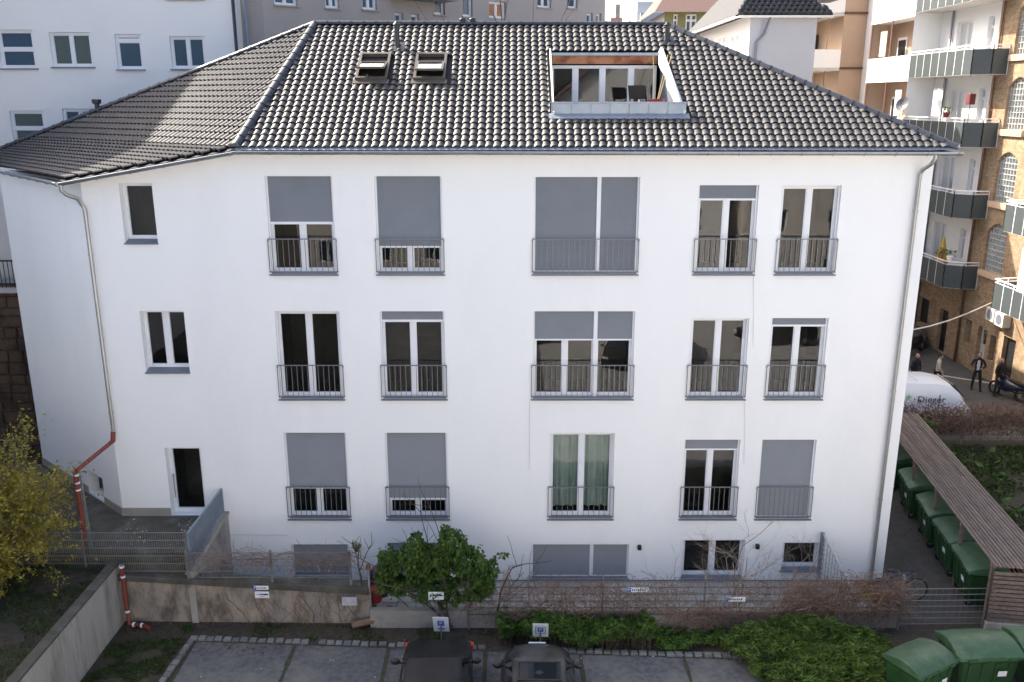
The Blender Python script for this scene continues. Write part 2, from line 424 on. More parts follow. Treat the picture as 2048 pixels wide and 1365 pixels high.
# left stair windows and entrance door
for k, h in enumerate(LEFT[:2]):
    wd = window(FA, (h[0], h[1], h[2]+.08, h[3]), house, .27, splits=() if k == 0 else (.5,), gm=M_GLASS, room=1.0, fw=.06, bw=.13)
    s = MB(); s.hexa([(h[0]-.02,-.05,h[2]-.03),(h[1]+.02,-.05,h[2]-.03),(h[1]-.004,.21,h[2]+.05),(h[0]+.004,.21,h[2]+.05),(h[0]-.02,-.05,h[2]-.005),(h[1]+.02,-.05,h[2]-.005),(h[1]-.004,.21,h[2]+.078),(h[0]+.004,.21,h[2]+.078)])
    s.build('sill', M_SILL, wd)
h = LEFT[2]
dr = window(FA, h, house, .27, splits=(), gm=M_GLASS, room=1.0, fw=.085, name='entrance_door')
m = MB(); m.tube([(h[0]+.09,.15,2.45),(h[0]+.09,.15,3.15)], .018, 8); m.tube([(h[0]+.09,.15,2.55),(h[0]+.09,.22,2.55)], .012, 6); m.tube([(h[0]+.09,.15,3.05),(h[0]+.09,.22,3.05)], .012, 6)
m.build('handle', M_PIPE, dr)
# wall lamps by the garden windows
for (px, py) in ((1279,1095),(1515,1093),(714,1098)):
    p = onY(px, py, -.05); m = MB(); m.box(p.x-.05,-.11,p.z-.07,p.x+.05,-.003,p.z+.06); m.build('wall_lamp', M_BLACK, house, bevel=.01)

# ------------------------------------------------------------------ roof
NM = (R1 - E1); vdir = Vector((0, R1.y-E1.y, R1.z-E1.z)).normalized(); udir = Vector((1,0,0)); nrm = udir.cross(vdir)
SLEN = Vector((0, R1.y-E1.y, R1.z-E1.z)).length
def roofpt(x, v, h=0.0): return Vector((x, E1.y, E1.z)) + vdir*v + nrm*h
def onroof(px, py):
    p = onP(px, py, E1, nrm); return p.x, (p - E1).dot(vdir)
xl = lambda v: E1.x + (R1.x-E1.x)*v/SLEN
xr = lambda v: ER.x + (R2.x-ER.x)*v/SLEN
# terrace opening (x at bottom/top, v bottom/top)
tbl, tvb = onroof(1106, 231); tbr, _ = onroof(1368, 231); ttl, tvt = onroof(1101, 104); ttr, _ = onroof(1322, 104)
tbl = ttl = (tbl+ttl)/2
def txr(v): return tbr + (ttr-tbr)*(v-tvb)/(tvt-tvb)
SK = []
for (x0, y0, x1, y1) in ((716,112,773,163),(832,112,889,163)):
    a, v0 = onroof((x0+x1)/2-2, y1); _, v1 = onroof(x0, y0); hw = .42; SK.append((a-hw, a+hw, v0, v1))
def skipped(x, v):
    if tvb-.22 < v < tvt+.02 and tbl-.06 < x < txr(v)+.10: return True
    return any(s[0]-.07 < x < s[1]+.07 and s[2]-.16 < v < s[3]-.02 for s in SK)
dk = MB(); hh = -.02
def dq(x0, x1, x2, x3, v0, v1): dk.poly(roofpt(x0,v0,hh), roofpt(x1,v0,hh), roofpt(x2,v1,hh), roofpt(x3,v1,hh))
dq(xl(0), xr(0), xr(tvb), xl(tvb), 0, tvb); dq(xl(tvb), tbl, tbl, xl(tvt), tvb, tvt); dq(tbr, xr(tvb), xr(tvt), ttr, tvb, tvt); dq(xl(tvt), xr(tvt), xr(SLEN), xl(SLEN), tvt, SLEN)
BK = 9.65
bR = Vector((ER.x, BK, ER.z)); bL = Vector((EL_.x, BK, 11.1)); dn = Vector((0,0,-.02))
dk.poly(R2+dn, ER+dn, bR+dn); dk.poly(R2+dn, bR+dn, bL+dn, R1+dn); dk.poly(R1+dn, bL+dn, EL_+dn)
# warped left hip, ruled by level lines
def lA(z): return EC.lerp(E1, (z-EC.z)/(E1.z-EC.z)) if z < E1.z else E1.lerp(R1, (z-E1.z)/(R1.z-E1.z))
def lB(z): return EL_.lerp(R1, (z-EL_.z)/(R1.z-EL_.z))
def lsurf(z, s): return lA(z).lerp(lB(z), s)
NZ = 22
for i in range(NZ):
    za = EC.z + (R1.z-EC.z)*i/NZ; zb = EC.z + (R1.z-EC.z)*(i+1)/NZ
    for k in range(8):
        q = [lsurf(za,k/8), lsurf(zb,k/8), lsurf(zb,(k+1)/8), lsurf(za,(k+1)/8)]
        if i == NZ-1: q = [lsurf(za,k/8), R1, lsurf(za,(k+1)/8)]
        dk.poly(*[p+Vector((0,0,-.035)) for p in q])
roof = dk.build('roof', M_DECK, house)
# tile shape: S profile, lower edge lifted over the course below
TW, TG = .196, .2465
def make_tile():
    m = MB(); n = 8
    hf = lambda t: .032*math.sin(math.pi*t/.72) if t < .72 else -.020*math.sin(math.pi*(t-.72)/.28)
    ts = (0,.10,.22,.36,.50,.62,.72,.86,1.0); n = len(ts)-1
    prof = [(TW*(-.5 + 1.03*t), hf(t)) for t in ts]
    ids = [[], [], []]
    for (u, h) in prof:
        ids[0].append(len(m.v)); m.v.append(Vector((u, 0.006, h + .004)))
        ids[1].append(len(m.v)); m.v.append(Vector((u, 0.0, h + .042)))
        ids[2].append(len(m.v)); m.v.append(Vector((u, TG*1.10, h*.9 + .008)))
    for k in range(n):
        m.f.append((ids[0][k], ids[0][k+1], ids[1][k+1], ids[1][k])); m.f.append((ids[1][k], ids[1][k+1], ids[2][k+1], ids[2][k]))
    return m
T0 = make_tile()
tile_me = T0.mesh('tile', M_TILE, smooth=True)
try: tile_me.set_sharp_from_angle(angle=math.radians(50))
except Exception: pass
field = MB(); count = 0
rows = int((SLEN-.08)/TG)
for j in range(rows+1):
    v = .03 + j*TG
    if v > SLEN - .06: break
    a = xl(v+TG*.5) + .05; b = xr(v+TG*.5) - .05
    k0 = math.ceil((a + 6.6)/TW); x = -6.6 + k0*TW
    while x < b:
        if not skipped(x, v + TG*.5):
            M = frame(roofpt(x + U(-.004,.004), v + U(-.006,.006), 0.0), udir, vdir, nrm) @ Matrix.Rotation(U(-.012,.012), 4, 'Z') @ Matrix.Rotation(U(-.012,.012), 4, 'X')
            if count < 300: inst('tile', tile_me, M, roof); count += 1
            else: field.add(T0, M)
        x += TW
z = EC.z + .015
while z < R1.z - .10:
    A, B = lA(z), lB(z); L = (B-A).length; n_ = int(L/TW); dz = .012
    un = (A-B).normalized(); smax = 0
    for s_ in (.04,.3,.6,.95):
        sl = lsurf(z+dz, s_) - lsurf(z, s_); smax = max(smax, (sl - un*sl.dot(un)).length/dz)
    step = TG*1.05/smax
    for k in range(n_+1):
        s_ = (k+.5)*TW/L
        if s_ > .985: break
        p = lsurf(z, s_); up = (lsurf(z+step, s_) - p); up = up - un*up.dot(un); v = up.normalized(); n__ = un.cross(v); ls = max(.55, up.length/TG)
        field.add(T0, frame(p + n__*-.01, un, v, n__) @ Matrix.Rotation(U(-.012,.012), 4, 'Z') @ Matrix.Rotation(U(-.01,.01), 4, 'X') @ Matrix.Diagonal((1,ls,1.2,1)))
    z += step
field.build('tile_field', M_TILE, roof, smooth=True, kind='stuff', autosmooth=50)
# ridge and hip tiles
def make_ridge(L=.36, r=.115):
    m = MB(); n = 8; rings = []
    for (t, rr) in ((0, r+.018), (.10, r+.016), (.105, r+.002), (1, r)):
        rings.append([(math.cos(math.pi*k/n)*rr, L*t, math.sin(math.pi*k/n)*rr*.85) for k in range(n+1)])
    m.loft(rings, closed=False, cap=False); m.poly(*rings[0]); return m
ridge_me = make_ridge().mesh('ridge_tile', M_RIDGE, smooth=True)
try: ridge_me.set_sharp_from_angle(angle=math.radians(45))
except Exception: pass
def ridge_run(p, q, lift=.02):
    d = q-p; L = d.length; d.normalize(); n_ = int(L/.34); u = d.cross(Vector((0,0,1))).normalized(); nn = u.cross(d)
    for k in range(n_):
        inst('ridge_tile', ridge_me, frame(p + d*(k*L/n_) + nn*lift + u*U(-.004,.004), u, d, nn), roof)
ridge_run(E1 + Vector((0,.03,.02)), R1); ridge_run(ER + Vector((-.02,.03,.0)), R2); ridge_run(R1, R2); ridge_run(EL_, R1)
# eaves flashing and gutters
m = MB()
m.poly(roofpt(E1.x,-.06,.0), roofpt(ER.x,-.06,.0), roofpt(ER.x,.12,.004), roofpt(E1.x,.12,.004)); m.build('eaves_flashing', M_ZINC, house)
def gutter(p, q, out, r=.072):
    p, q, out = Vector(p), Vector(q), Vector(out); m = MB(); n = 8
    prof = [(-math.cos(math.pi*k/n)*r, -math.sin(math.pi*k/n)*r) for k in range(n+1)]
    prof2 = [(a*1.12, b*1.12) for a, b in reversed(prof)]
    rg = lambda P: [P + out*a + Vector((0,0,b)) for a, b in prof + prof2]
    m.loft([rg(p), rg(q)]); m.tube([p + out*r*1.06, q + out*r*1.06], .012, 6)
    L = (q-p).length; nb = int(L/.75); d = (q-p).normalized()
    for k in range(nb+1):
        c = p + d*(.1 + k*(L-.2)/nb)
        rr = r*1.2
        m.tube([c + out*(-math.cos(math.pi*t/6)*rr) + Vector((0,0,-math.sin(math.pi*t/6)*rr)) for t in range(7)], .012, 4)
    return m
m = gutter(E1 + Vector((0,-.08,-.065)), ER + Vector((.06,-.08,-.065)), (0,-1,0)); m.build('gutter', M_GUT, house, smooth=True, autosmooth=50)
m = gutter(E1 + Vector((0,-.08,-.07)), EC + Vector((-.03,-.09,-.07)), (0,-1,0)); m.build('gutter', M_GUT, house, smooth=True, autosmooth=50)
m = gutter(EC + Vector((-.05,-.09,-.07)), EL_ + Vector((-.06,-.06,-.07)), -LN); m.build('gutter', M_GUT, house, smooth=True, autosmooth=50)
m = MB(); m.poly((E1.x,-.42,11.74),(ER.x,-.42,11.74),(ER.x,.3,11.78),(E1.x,.3,11.78)); m.poly((EC.x,-.42,11.0),(E1.x,-.42,11.73),(E1.x,.3,11.73),(EC.x,.5,11.0))
m.poly((EC.x,-.42,11.0),(EC.x+.5,.5,11.0),(EL_.x+1,EL_.y+1,11.0),(EL_.x,EL_.y,11.0)); m.build('soffit', M_WHITE, house)
# downpipes
def pipe(pts, r, name='downpipe', mt=None, clips=()):
    m = MB(); m.tube(pts, r, 10)
    for c in clips: m.tube([c - Vector((0,0,.025)), c + Vector((0,0,.025))], r*1.25, 10); m.box(c.x-.01, c.y, c.z-.012, c.x+.01, c.y+.1, c.z+.012)
    return m.build(name, mt or M_PIPE, house, smooth=True, autosmooth=50)
xd = onY(225, 850, -.09).x
pipe([(EC.x-.0,-.5,11.0),(EC.x+.0,-.5,10.86),(EC.x+.07,-.42,10.74),(EC.x+.24,-.22,10.62),(xd-.06,-.12,10.5),(xd,-.09,10.36),(xd,-.09,4.40)], .05, clips=[Vector((xd,-.09,9.2)), Vector((xd,-.09,7.0)), Vector((xd,-.09,5.0))])
xd2 = onY(1745, 1130, -.09).x
pipe([(xd2+.14,-.48,11.74),(xd2+.14,-.47,11.6),(xd2+.11,-.36,11.46),(xd2+.02,-.16,11.32),(xd2,-.09,11.2),(xd2,-.09,.02)], .05, clips=[Vector((xd2,-.09,10.3)), Vector((xd2,-.09,5.6)), Vector((xd2,-.09,2.5))])
# vent pipes on the roof
M_VENT = mat('black_vent_pipe', (.02,.022,.026), .35, .2)
def vent(x, v, hgt, r=.07, hat=True):
    b = roofpt(x, v); m = MB(); m.tube([b - Vector((0,0,.05)), b + Vector((0,0,hgt))], r, 10)
    if hat: m.tube([b + Vector((0,0,hgt)), b + Vector((0,0,hgt+.02)), b + Vector((0,0,hgt+.1))], [r*1.5, r*1.6, r*.5], 10)
    m.obox(b + nrm*.03, udir*.2, vdir*.24, nrm*.02)
    return m.build('vent_pipe', M_VENT, house, smooth=True, autosmooth=40)
x, v = onroof(795, 97); vent(x, v, .60)
x, v = onroof(1334, 84); vent(x, v, .42)
for px in (925, 945):
    p = onY(px, 46, YR); m = MB(); m.tube([(p.x, YR, R1.z+.05), (p.x, YR, R1.z+.16), (p.x, YR, R1.z+.19)], [.09,.1,.04], 10); m.build('ridge_vent', M_VENT, house, smooth=True)
p = lsurf(lB(12.4).z, 1.0); p = lB(12.62); m = MB(); m.tube([p, p+Vector((0,0,.22)), p+Vector((0,0,.24)), p+Vector((0,0,.36))], [.07,.07,.13,.14], 10); m.build('vent_pipe', M_VENT, house, smooth=True, autosmooth=40)
# roof windows with the sash tipped open
M_BRZ = mat('bronze_sash', (.13,.115,.095), .4, .15, 4, metal=.4)
M_BLIND = mat('roof_blind', (.70,.68,.62), .6, .04)
for k, (x0, x1, v0, v1) in enumerate(SK):
    m = MB()
    for (a, b_, c, d_) in ((x0,x0+.07,v0,v1),(x1-.07,x1,v0,v1),(x0+.07,x1-.07,v0,v0+.07),(x0+.07,x1-.07,v1-.08,v1)):
        m.obox(roofpt((a+b_)/2,(c+d_)/2,.06), udir*(b_-a)/2, vdir*(d_-c)/2, nrm*.05)
    m.obox(roofpt((x0+x1)/2, v0-.08, .035), udir*(x1-x0)*.56, vdir*.09, nrm*.012)
    sk = m.build('skylight', M_BRZ, house)
    MB().poly(roofpt(x0+.06,v0+.06,.005), roofpt(x1-.06,v0+.06,.005), roofpt(x1-.06,v1-.06,.005), roofpt(x0+.06,v1-.06,.005)).build('shaft', M_BLACK, sk)
    # centre-hung sash: lower half out, upper half in
    pc = roofpt((x0+x1)/2, (v0+v1)/2+.04, .12); ang = math.radians(20 if k == 0 else 15)
    sv = (vdir*math.cos(ang) - nrm*math.sin(ang)); sn = udir.cross(sv); hl = (v1-v0)/2-.05; hw = (x1-x0)/2-.05
    m = MB(); lo, hi_ = -hl, hl*.28
    for (a, b_, c, d_) in ((-hw,-hw+.06,lo,hi_),(hw-.06,hw,lo,hi_),(-hw+.06,hw-.06,lo,lo+.06),(-hw+.06,hw-.06,hi_-.05,hi_)):
        m.obox(pc + udir*(a+b_)/2 + sv*(c+d_)/2, udir*(b_-a)/2, sv*(d_-c)/2, sn*.025)
    m.build('sash', M_BRZ, sk)
    MB().poly(*[pc + udir*a + sv*b_ + sn*.005 for a, b_ in ((-hw+.05,lo+.05),(hw-.05,lo+.05),(hw-.05,hi_-.04),(-hw+.05,hi_-.04))]).build('pane', M_GLASSD, sk)
    MB().obox(pc + sv*(lo*.52) + sn*.012, udir*(hw-.07), sv*(hl*.30), sn*.004).build('blind', M_BLIND, sk)
# ------------------------------------------------------------------ roof terrace cut into the slope
pb = roofpt(0, tvb); pt = roofpt(0, tvt); PY0, PY1 = pb.y, pt.y; FZ = pb.z - .22; ptop = onY(1236, 206, PY0).z
m = MB(); npan = 7
m.box(tbl-.05, PY0, pb.z-.1, tbr+.05, PY0+.10, ptop)
par = m.build('terrace_parapet', M_ZINC, house)
for k in range(npan):
    a = tbl-.05 + (tbr-tbl+.1)*k/npan; b_ = tbl-.05 + (tbr-tbl+.1)*(k+1)/npan
    MB().box(a+.022, PY0-.022, pb.z+.03, b_-.022, PY0-.001, ptop-.02).build('zinc_panel', M_ZINC, par, bevel=.004)
MB().box(tbl-.09, PY0-.03, ptop, tbr+.09, PY0+.13, ptop+.025).build('parapet_cap', M_ZINC, par)
m = MB(); m.obox(roofpt((tbl+tbr)/2, tvb-.10, .035), udir*((tbr-tbl)/2+.12), vdir*.11, nrm*.012); m.build('flashing_apron', M_ZINC, par)
m = MB(); m.poly((tbl,PY0,FZ),(tbr,PY0,FZ),(ttr,PY1,FZ),(tbl,PY1,FZ)); m.build('terrace_floor', M_WOOD, house)
m = MB(); m.poly((tbl,PY0,FZ),(tbl,PY1,FZ),(tbl,PY1,pt.z),(tbl,PY0,pb.z)); m.build('terrace_side', M_SILL, house)
m = MB(); m.poly((tbr,PY0,FZ),(ttr,PY1,FZ),(ttr,PY1,pt.z),(tbr,PY0,pb.z)); m.build('terrace_side', M_SILL, house)
m = MB(); m.obox((roofpt(tbl, tvb,.05)+roofpt(tbl,tvt,.05))/2, vdir*(tvt-tvb)/2, udir*.02, nrm*.05); m.build('terrace_verge', M_WHITE, house)
# glazing
GP = Pl((0,PY1-.02,0), (1,0,0), (0,1,0)); gzt = onY(1200, 131, PY1).z
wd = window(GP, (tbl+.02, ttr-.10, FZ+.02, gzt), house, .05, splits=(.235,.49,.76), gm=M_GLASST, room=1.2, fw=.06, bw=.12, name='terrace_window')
zb = pt.z - .06
m = MB(); m.box(tbl+.02, PY1-.10, gzt+.03, ttr-.12, PY1+.02, zb-.05); bm_ = m.build('wooden_beam', mat('red_brown_wood', (.26,.075,.028), .7, .4, 3.2, .1, 20, col2=(.42,.19,.09), contrast=.12), house)
m = MB(); m.box(tbl-.02, PY1-.14, zb-.045, ttr-.02, PY1+.06, zb+.03); m.build('terrace_flashing', M_ZINC, house)
# white tarpaulin along the right edge
m = MB(); N = 26
def trp(t, s_):
    v = tvb + (tvt-tvb)*t; x = txr(v); p = roofpt(x, v, .06)
    return p + Vector((-.02 - s_*(.10 + .04*math.sin(t*17)), 0, .03 - s_*(.34 + .12*math.sin(t*9+1))*(1-.75*t)))
for k in range(N):
    for j in range(4):
        m.poly(trp(k/N, j/4), trp((k+1)/N, j/4), trp((k+1)/N, (j+1)/4), trp(k/N, (j+1)/4))
m.obox((roofpt(tbr,tvb,.06)+roofpt(ttr,tvt,.06))/2, (roofpt(tbr,tvb,.0)-roofpt(ttr,tvt,.0))/2, udir*.035, nrm*.06)
tarp = m.build('tarpaulin', mat('cream_tarp', (.72,.70,.64), .7, .06, 3), None, smooth=True, label='cream tarpaulin draped along the edge of the roof terrace', cat='tarpaulin')
# things on the terrace
def chair(x, y, z, rz):
    r = thing('terrace_chair', 'dark folding chair standing on the roof terrace', 'chair', (0,0,0))
    for sx in (-.22,.22):
        for (p, q) in (((sx,-.22,0),(sx,.18,.95)), ((sx,.22,0),(sx,-.2,.46))): MB().bar(p, q, .03).build('leg', M_BLACK, r)
    MB().box(-.23,-.22,.42,.23,.2,.455).build('seat', M_BLACK, r); MB().obox((0,.12,.78), (.21,0,0), (0,.02,.008), (0,.04,.16)).build('backrest', M_BLACK, r)
    r.location = (x,y,z); r.rotation_euler = (0,0,rz); return r
chair(tbr-1.05, PY0+.75, FZ, 2.7)
M_REDP = mat('red_pot', (.22,.016,.022), .5, .1); M_BAMB = mat('bamboo', (.45,.36,.17), .7, .1)
r = thing('red_planter', 'red plant pot behind the terrace parapet', 'planter', (tbr-.62, PY0+.55, FZ))
MB().loft([[(tbr-.62+rr*math.cos(2*math.pi*k/12), PY0+.55+rr*math.sin(2*math.pi*k/12), FZ+zz) for k in range(12)] for zz, rr in ((0,.15),(.55,.20),(.60,.21),(.62,.19))]).build('pot', M_REDP, r, smooth=True, autosmooth=40)
for k in range(3):
    a = U(0,6); MB().tube([(tbr-.62+.06*math.cos(a), PY0+.55+.06*math.sin(a), FZ+.6), (tbr-.5+.25*math.cos(a), PY0+.6+.1*math.sin(a), FZ+U(1.5,1.75))], .012, 5).build('cane', M_BAMB, r)
r = MB().box(tbr-.98, PY0+1.0, FZ, tbr-.55, PY0+1.35, FZ+.6).build('storage_box', M_SILL, None, bevel=.01, label='grey storage box at the terrace glazing', cat='box')
# ================================================================== ground and front yard
MB().poly((-700,-700,0),(700,-700,0),(700,700,0),(-700,700,0)).build('ground', M_SOIL, None, label='dark brown garden soil around the house', kind='structure')
# asphalt car park: one sheet
KY0, KY1 = -2.86, -3.52            # kerb line left / right
kx0, kx1 = onZ(398,1276).x, 13.6
def kerb_y(x): return -2.74 + (x - kx0)*(-3.46+2.74)/(5.2-kx0)
BX = [onZ(592,1286).x, onZ(778,1296).x, onZ(971,1310).x, onZ(1162,1320).x, onZ(1370,1325).x]
m = MB(); m.poly((kx0, kerb_y(kx0)-.16, .004), (kx0-.25, -60, .004), (60,-60,.004), (60, kerb_y(8.0), .004), (kx1, kerb_y(8.0), .004)); m.build('parking_lot', M_ASPH, None, label='worn grey asphalt of the parking bays', kind='structure')
# mossy joints between the bays
M_JOINT = mat('mossy_joint', (.05,.05,.03), 1.0, .5, 8, .5, 30)
for k, x in enumerate(BX):
    m = MB(); y0 = kerb_y(x)-.18; n = 24
    for j in range(n):
        ya, yb = y0 - j*.35, y0 - (j+1)*.35
        wa = .05 + .035*noise.noise((x*3, ya*2, 0)); wb = .05 + .035*noise.noise((x*3, yb*2, 0)); s = -.05*j/n*(1 if x < 0 else -1)
        m.poly((x-wa,ya,.010),(x+wa,ya,.010),(x+wb,yb,.010),(x-wb,yb,.010))
    m.build('parking_bay_joint', M_JOINT, None, label='narrow mossy joint dividing two parking bays', kind='structure')
# kerb of granite setts
M_BED = mat('kerb_bed', (.05,.045,.035), 1, .4, 8)
m = MB(); m.poly((kx0-.2, kerb_y(kx0)+.03, .014), (kx0-.2, kerb_y(kx0)-.17,.014), (5.6, kerb_y(5.6)-.17,.014), (5.6, kerb_y(5.6)+.03,.014))
m.poly((kx0-.22, kerb_y(kx0)-.17,.014), (kx0-.62,-9,.014), (kx0-.42,-9,.014), (kx0-.02, kerb_y(kx0)-.17,.014))
kerb = m.build('kerb', M_BED, None, label='row of grey granite setts edging the parking bays', kind='structure')
def sett(sx, sy, sz):
    m = MB(); b = .018
    lo = [(-sx,-sy,0),(sx,-sy,0),(sx,sy,0),(-sx,sy,0)]; mid = [(a,c,sz-b) for a,c,_ in lo]; top = [(a*.84,c*.78,sz) for a,c,_ in lo]
    return m.loft([lo, mid, top]).mesh('kerb_stone', M_COB)
setts = [sett(U(.082,.10), U(.065,.082), U(.05,.075)) for _ in range(6)]
x = kx0 - .1; k = 0
while x < 5.5:
    y = kerb_y(x) - .07 + U(-.012,.012)
    if not (-.7 < x < -.0 or R() < .03): inst('kerb_stone', setts[k % 6], Matrix.Translation((x, y, .006+U(-.012,.008))) @ Matrix.Rotation(U(-.07,.07)+(math.pi if R() < .5 else 0), 4, 'Z') @ Matrix.Rotation(U(-.06,.06), 4, 'X'), kerb)
    x += .215 + U(-.015,.02); k += 1
y = kerb_y(kx0) - .24
while y > -6.4:
    inst('kerb_stone', setts[k % 6], Matrix.Translation((kx0-.12 + (y-kerb_y(kx0))*.066, y, .006+U(-.012,.008))) @ Matrix.Rotation(math.pi/2+U(-.07,.07), 4, 'Z'), kerb); y -= .215 + U(-.015,.02); k += 1
# street and side path paving
M_PAVE = mat('side_path_paving', (.07,.062,.054), .95, .3, 3, .4, 30, dirt=(.05,.05,.03), dscale=1.1)
m = MB(); m.poly((XR+.02,-2.1,.006),(13.6,-2.1,.006),(15.4,10,.006),(XR+.02,10,.006)); m.build('side_path', M_PAVE, None, label='dark mossy paved path beside the bins', kind='structure')
M_STR = mat('courtyard_asphalt', (.085,.08,.075), .9, .2, 2, .2, 60)
m = MB(); m.poly((XR,10.4,.008),(22.8,10.4,.008),(22.8,60,.008),(XR,60,.008)); m.build('courtyard_lane', M_STR, None, label='asphalt courtyard lane along the brick building', kind='structure')

# ------------------------------------------------------------------ entrance terrace
TX0, TX1 = -15.0, -7.92
m = MB(); m.hexa([(TX0,-1.86,0),(-8.18,-1.86,0),(TX1,-.002,0),(TX0,-.002,0),(TX0,-1.86,1.86),(-8.18,-1.86,1.86),(TX1,-.002,1.98),(TX0,-.002,1.98)])
m.poly((TX0,-.002,1.98),(XL,-.002,1.98),LW(LLEN,1.98),(TX0-1,LW(LLEN,0).y,1.98))
terrace = m.build('entrance_terrace', M_MOSS, None, label='dark mossy concrete landing before the glazed entrance door', kind='structure')
# side retaining wall of the landing with sloping cap
sw = thing('terrace_side_wall', 'tan stained concrete side wall of the entrance landing with sloping top', 'wall', (-8, -1, 0))
def sx(y): return -7.90 + .30*y/2*(-1) * -1 if False else -7.90 + .14*y
m = MB(); a = (-7.78,-.004); b = (-8.05,-2.1)
m.hexa([(a[0]-.16,a[1],0),(a[0],a[1],0),(b[0],b[1],0),(b[0]-.16,b[1],0),(a[0]-.16,a[1],2.05),(a[0],a[1],2.05),(b[0],b[1],1.38),(b[0]-.16,b[1],1.38)]); m.build('body', M_CONC, sw)
m = MB(); m.hexa([(a[0]-.20,a[1],2.052),(a[0]+.04,a[1],2.052),(b[0]+.04,b[1],1.382),(b[0]-.20,b[1],1.382),(a[0]-.20,a[1],2.11),(a[0]+.04,a[1],2.11),(b[0]+.04,b[1],1.44),(b[0]-.20,b[1],1.44)]); m.build('coping', M_PLINTH, sw)
# railing on the side wall
gr = thing('stair_railing', 'blue-grey metal railing of flat bars beside the entrance door', 'railing', (-8, -1, 2.1))
M_BGR = mat('blue_grey_paint', (.22,.26,.31), .5, .1, 4, metal=.2)
pa = [Vector((-7.88,-.06,2.17)), Vector((-8.13,-2.02,1.52))]; pz = [Vector((-7.88,-.06,2.80)), Vector((-8.13,-2.02,2.50))]
MB().bar(pz[0], pz[1], .045, .03).build('top_rail', M_BGR, gr); MB().bar(pa[0], pa[1], .04, .02).build('bottom_rail', M_BGR, gr)
for t in (0, 1): MB().bar(pa[0].lerp(pa[1],t)-Vector((0,0,.08)), pz[0].lerp(pz[1],t), .045).build('post', M_BGR, gr)
for k in range(1, 18):
    t = k/18; p = pa[0].lerp(pa[1], t); q = pz[0].lerp(pz[1], t); MB().bar(p, q, .05, .012, (0,0,1)).build('bar', M_BGR, gr)

# ------------------------------------------------------------------ rod-mesh fences
M_ROD = mat('galvanised_rod', (.21,.21,.205), .55, .15, 10, metal=.35)
M_ROD2 = mat('weathered_rod', (.09,.08,.07), .7, .3, 10, metal=.2)
def rod_fence(name, label, p, q, z0, z1, posts, post_z0, vs=.055, hs=.20, mt=None, rod=.006, extra=.05, pw=.06, group=None, hr=.008):
    p, q = Vector(p), Vector(q); d = (q-p); L = d.length; d.normalize(); mt = mt or M_ROD
    r = thing(name, label, 'fence', ((p+q)/2).to_tuple()[:2] + (post_z0,), group)
    for t in posts:
        c = p + d*L*t; MB().box(c.x-pw/2, c.y-.02+.03, post_z0, c.x+pw/2, c.y+.02+.03, z1+extra).build('post', M_ROD, r, bevel=.006)
    for a, b_ in zip(posts[:-1], posts[1:]):
        m = MB(); A = p + d*L*a; B = p + d*L*b_; n = max(2, int((B-A).length/vs)); nh = max(2, int(round((z1-z0)/hs)))
        for k in range(nh+1):
            z = z0 + (z1-z0)*k/nh
            m.bar((A.x,A.y,z), (B.x,B.y,z), hr*2, hr*2)
        for k in range(n+1):
            c = A.lerp(B, k/n); m.bar((c.x,c.y-.006,z0-.02), (c.x,c.y-.006,z1+.015), rod)
        m.build('mesh_panel', mt, r, kind='stuff')
    return r
FY = -1.98
rod_fence('mesh_fence', 'grey double-rod mesh fence in front of the entrance landing', (-12.6,FY,0), (-8.22,FY,0), 1.42, 2.50, (0,.405,1), 1.25)
lwz = lambda x: 1.30 + (x+7.93)*(1.12-1.30)/4.26
rod_fence('mesh_fence', 'weathered rod mesh fence on the stained low wall before a closed garden shutter', (-8.18,-2.14,0), (-3.95,-2.14,0), 1.34, 2.02, (0,.5,.97), 1.05, mt=M_ROD, vs=.06, hs=.17, rod=.004, extra=.06)
# ------------------------------------------------------------------ low wall between car park and garden
lw = thing('low_garden_wall', 'low concrete garden wall with dark cap and ochre stains', 'wall', (-6.8,-2.1,0))
M_LOWW = mat('ochre_stained_wall', (.31,.295,.27), .95, .25, 1.1, .4, 25, col2=(.40,.32,.235), contrast=.25, dirt=(.12,.10,.08), dscale=1.5, dlo=.44, dhi=.64, stretch=(1.6,1,.8))
m = MB(); n = 20
x0, x1 = -10.0, -3.62
m.hexa([(x0,-2.02,0),(x1,-2.12,0),(x1,-1.90,0),(x0,-1.80,0),(x0,-2.02,1.22),(x1,-2.12,.88),(x1,-1.90,.88),(x0,-1.80,1.22)]); m.build('body', M_LOWW, lw)
m = MB(); m.hexa([(x0,-2.12,1.222),(x1,-2.24,.882),(x1,-1.86,.882),(x0,-1.76,1.222),(x0,-2.12,1.37),(x1,-2.24,1.08),(x1,-1.86,1.08),(x0,-1.76,1.37)]); m.build('cap', M_MOSS, lw, bevel=.02)
# lower wall continuing under the vines
lw2 = thing('low_vine_wall', 'low dark concrete wall overgrown with brown vines', 'wall', (4,-2.3,0))
m = MB(); m.box(-3.6,-2.32,0,9.8,-2.12,.48); m.build('body', M_CONC, lw2)
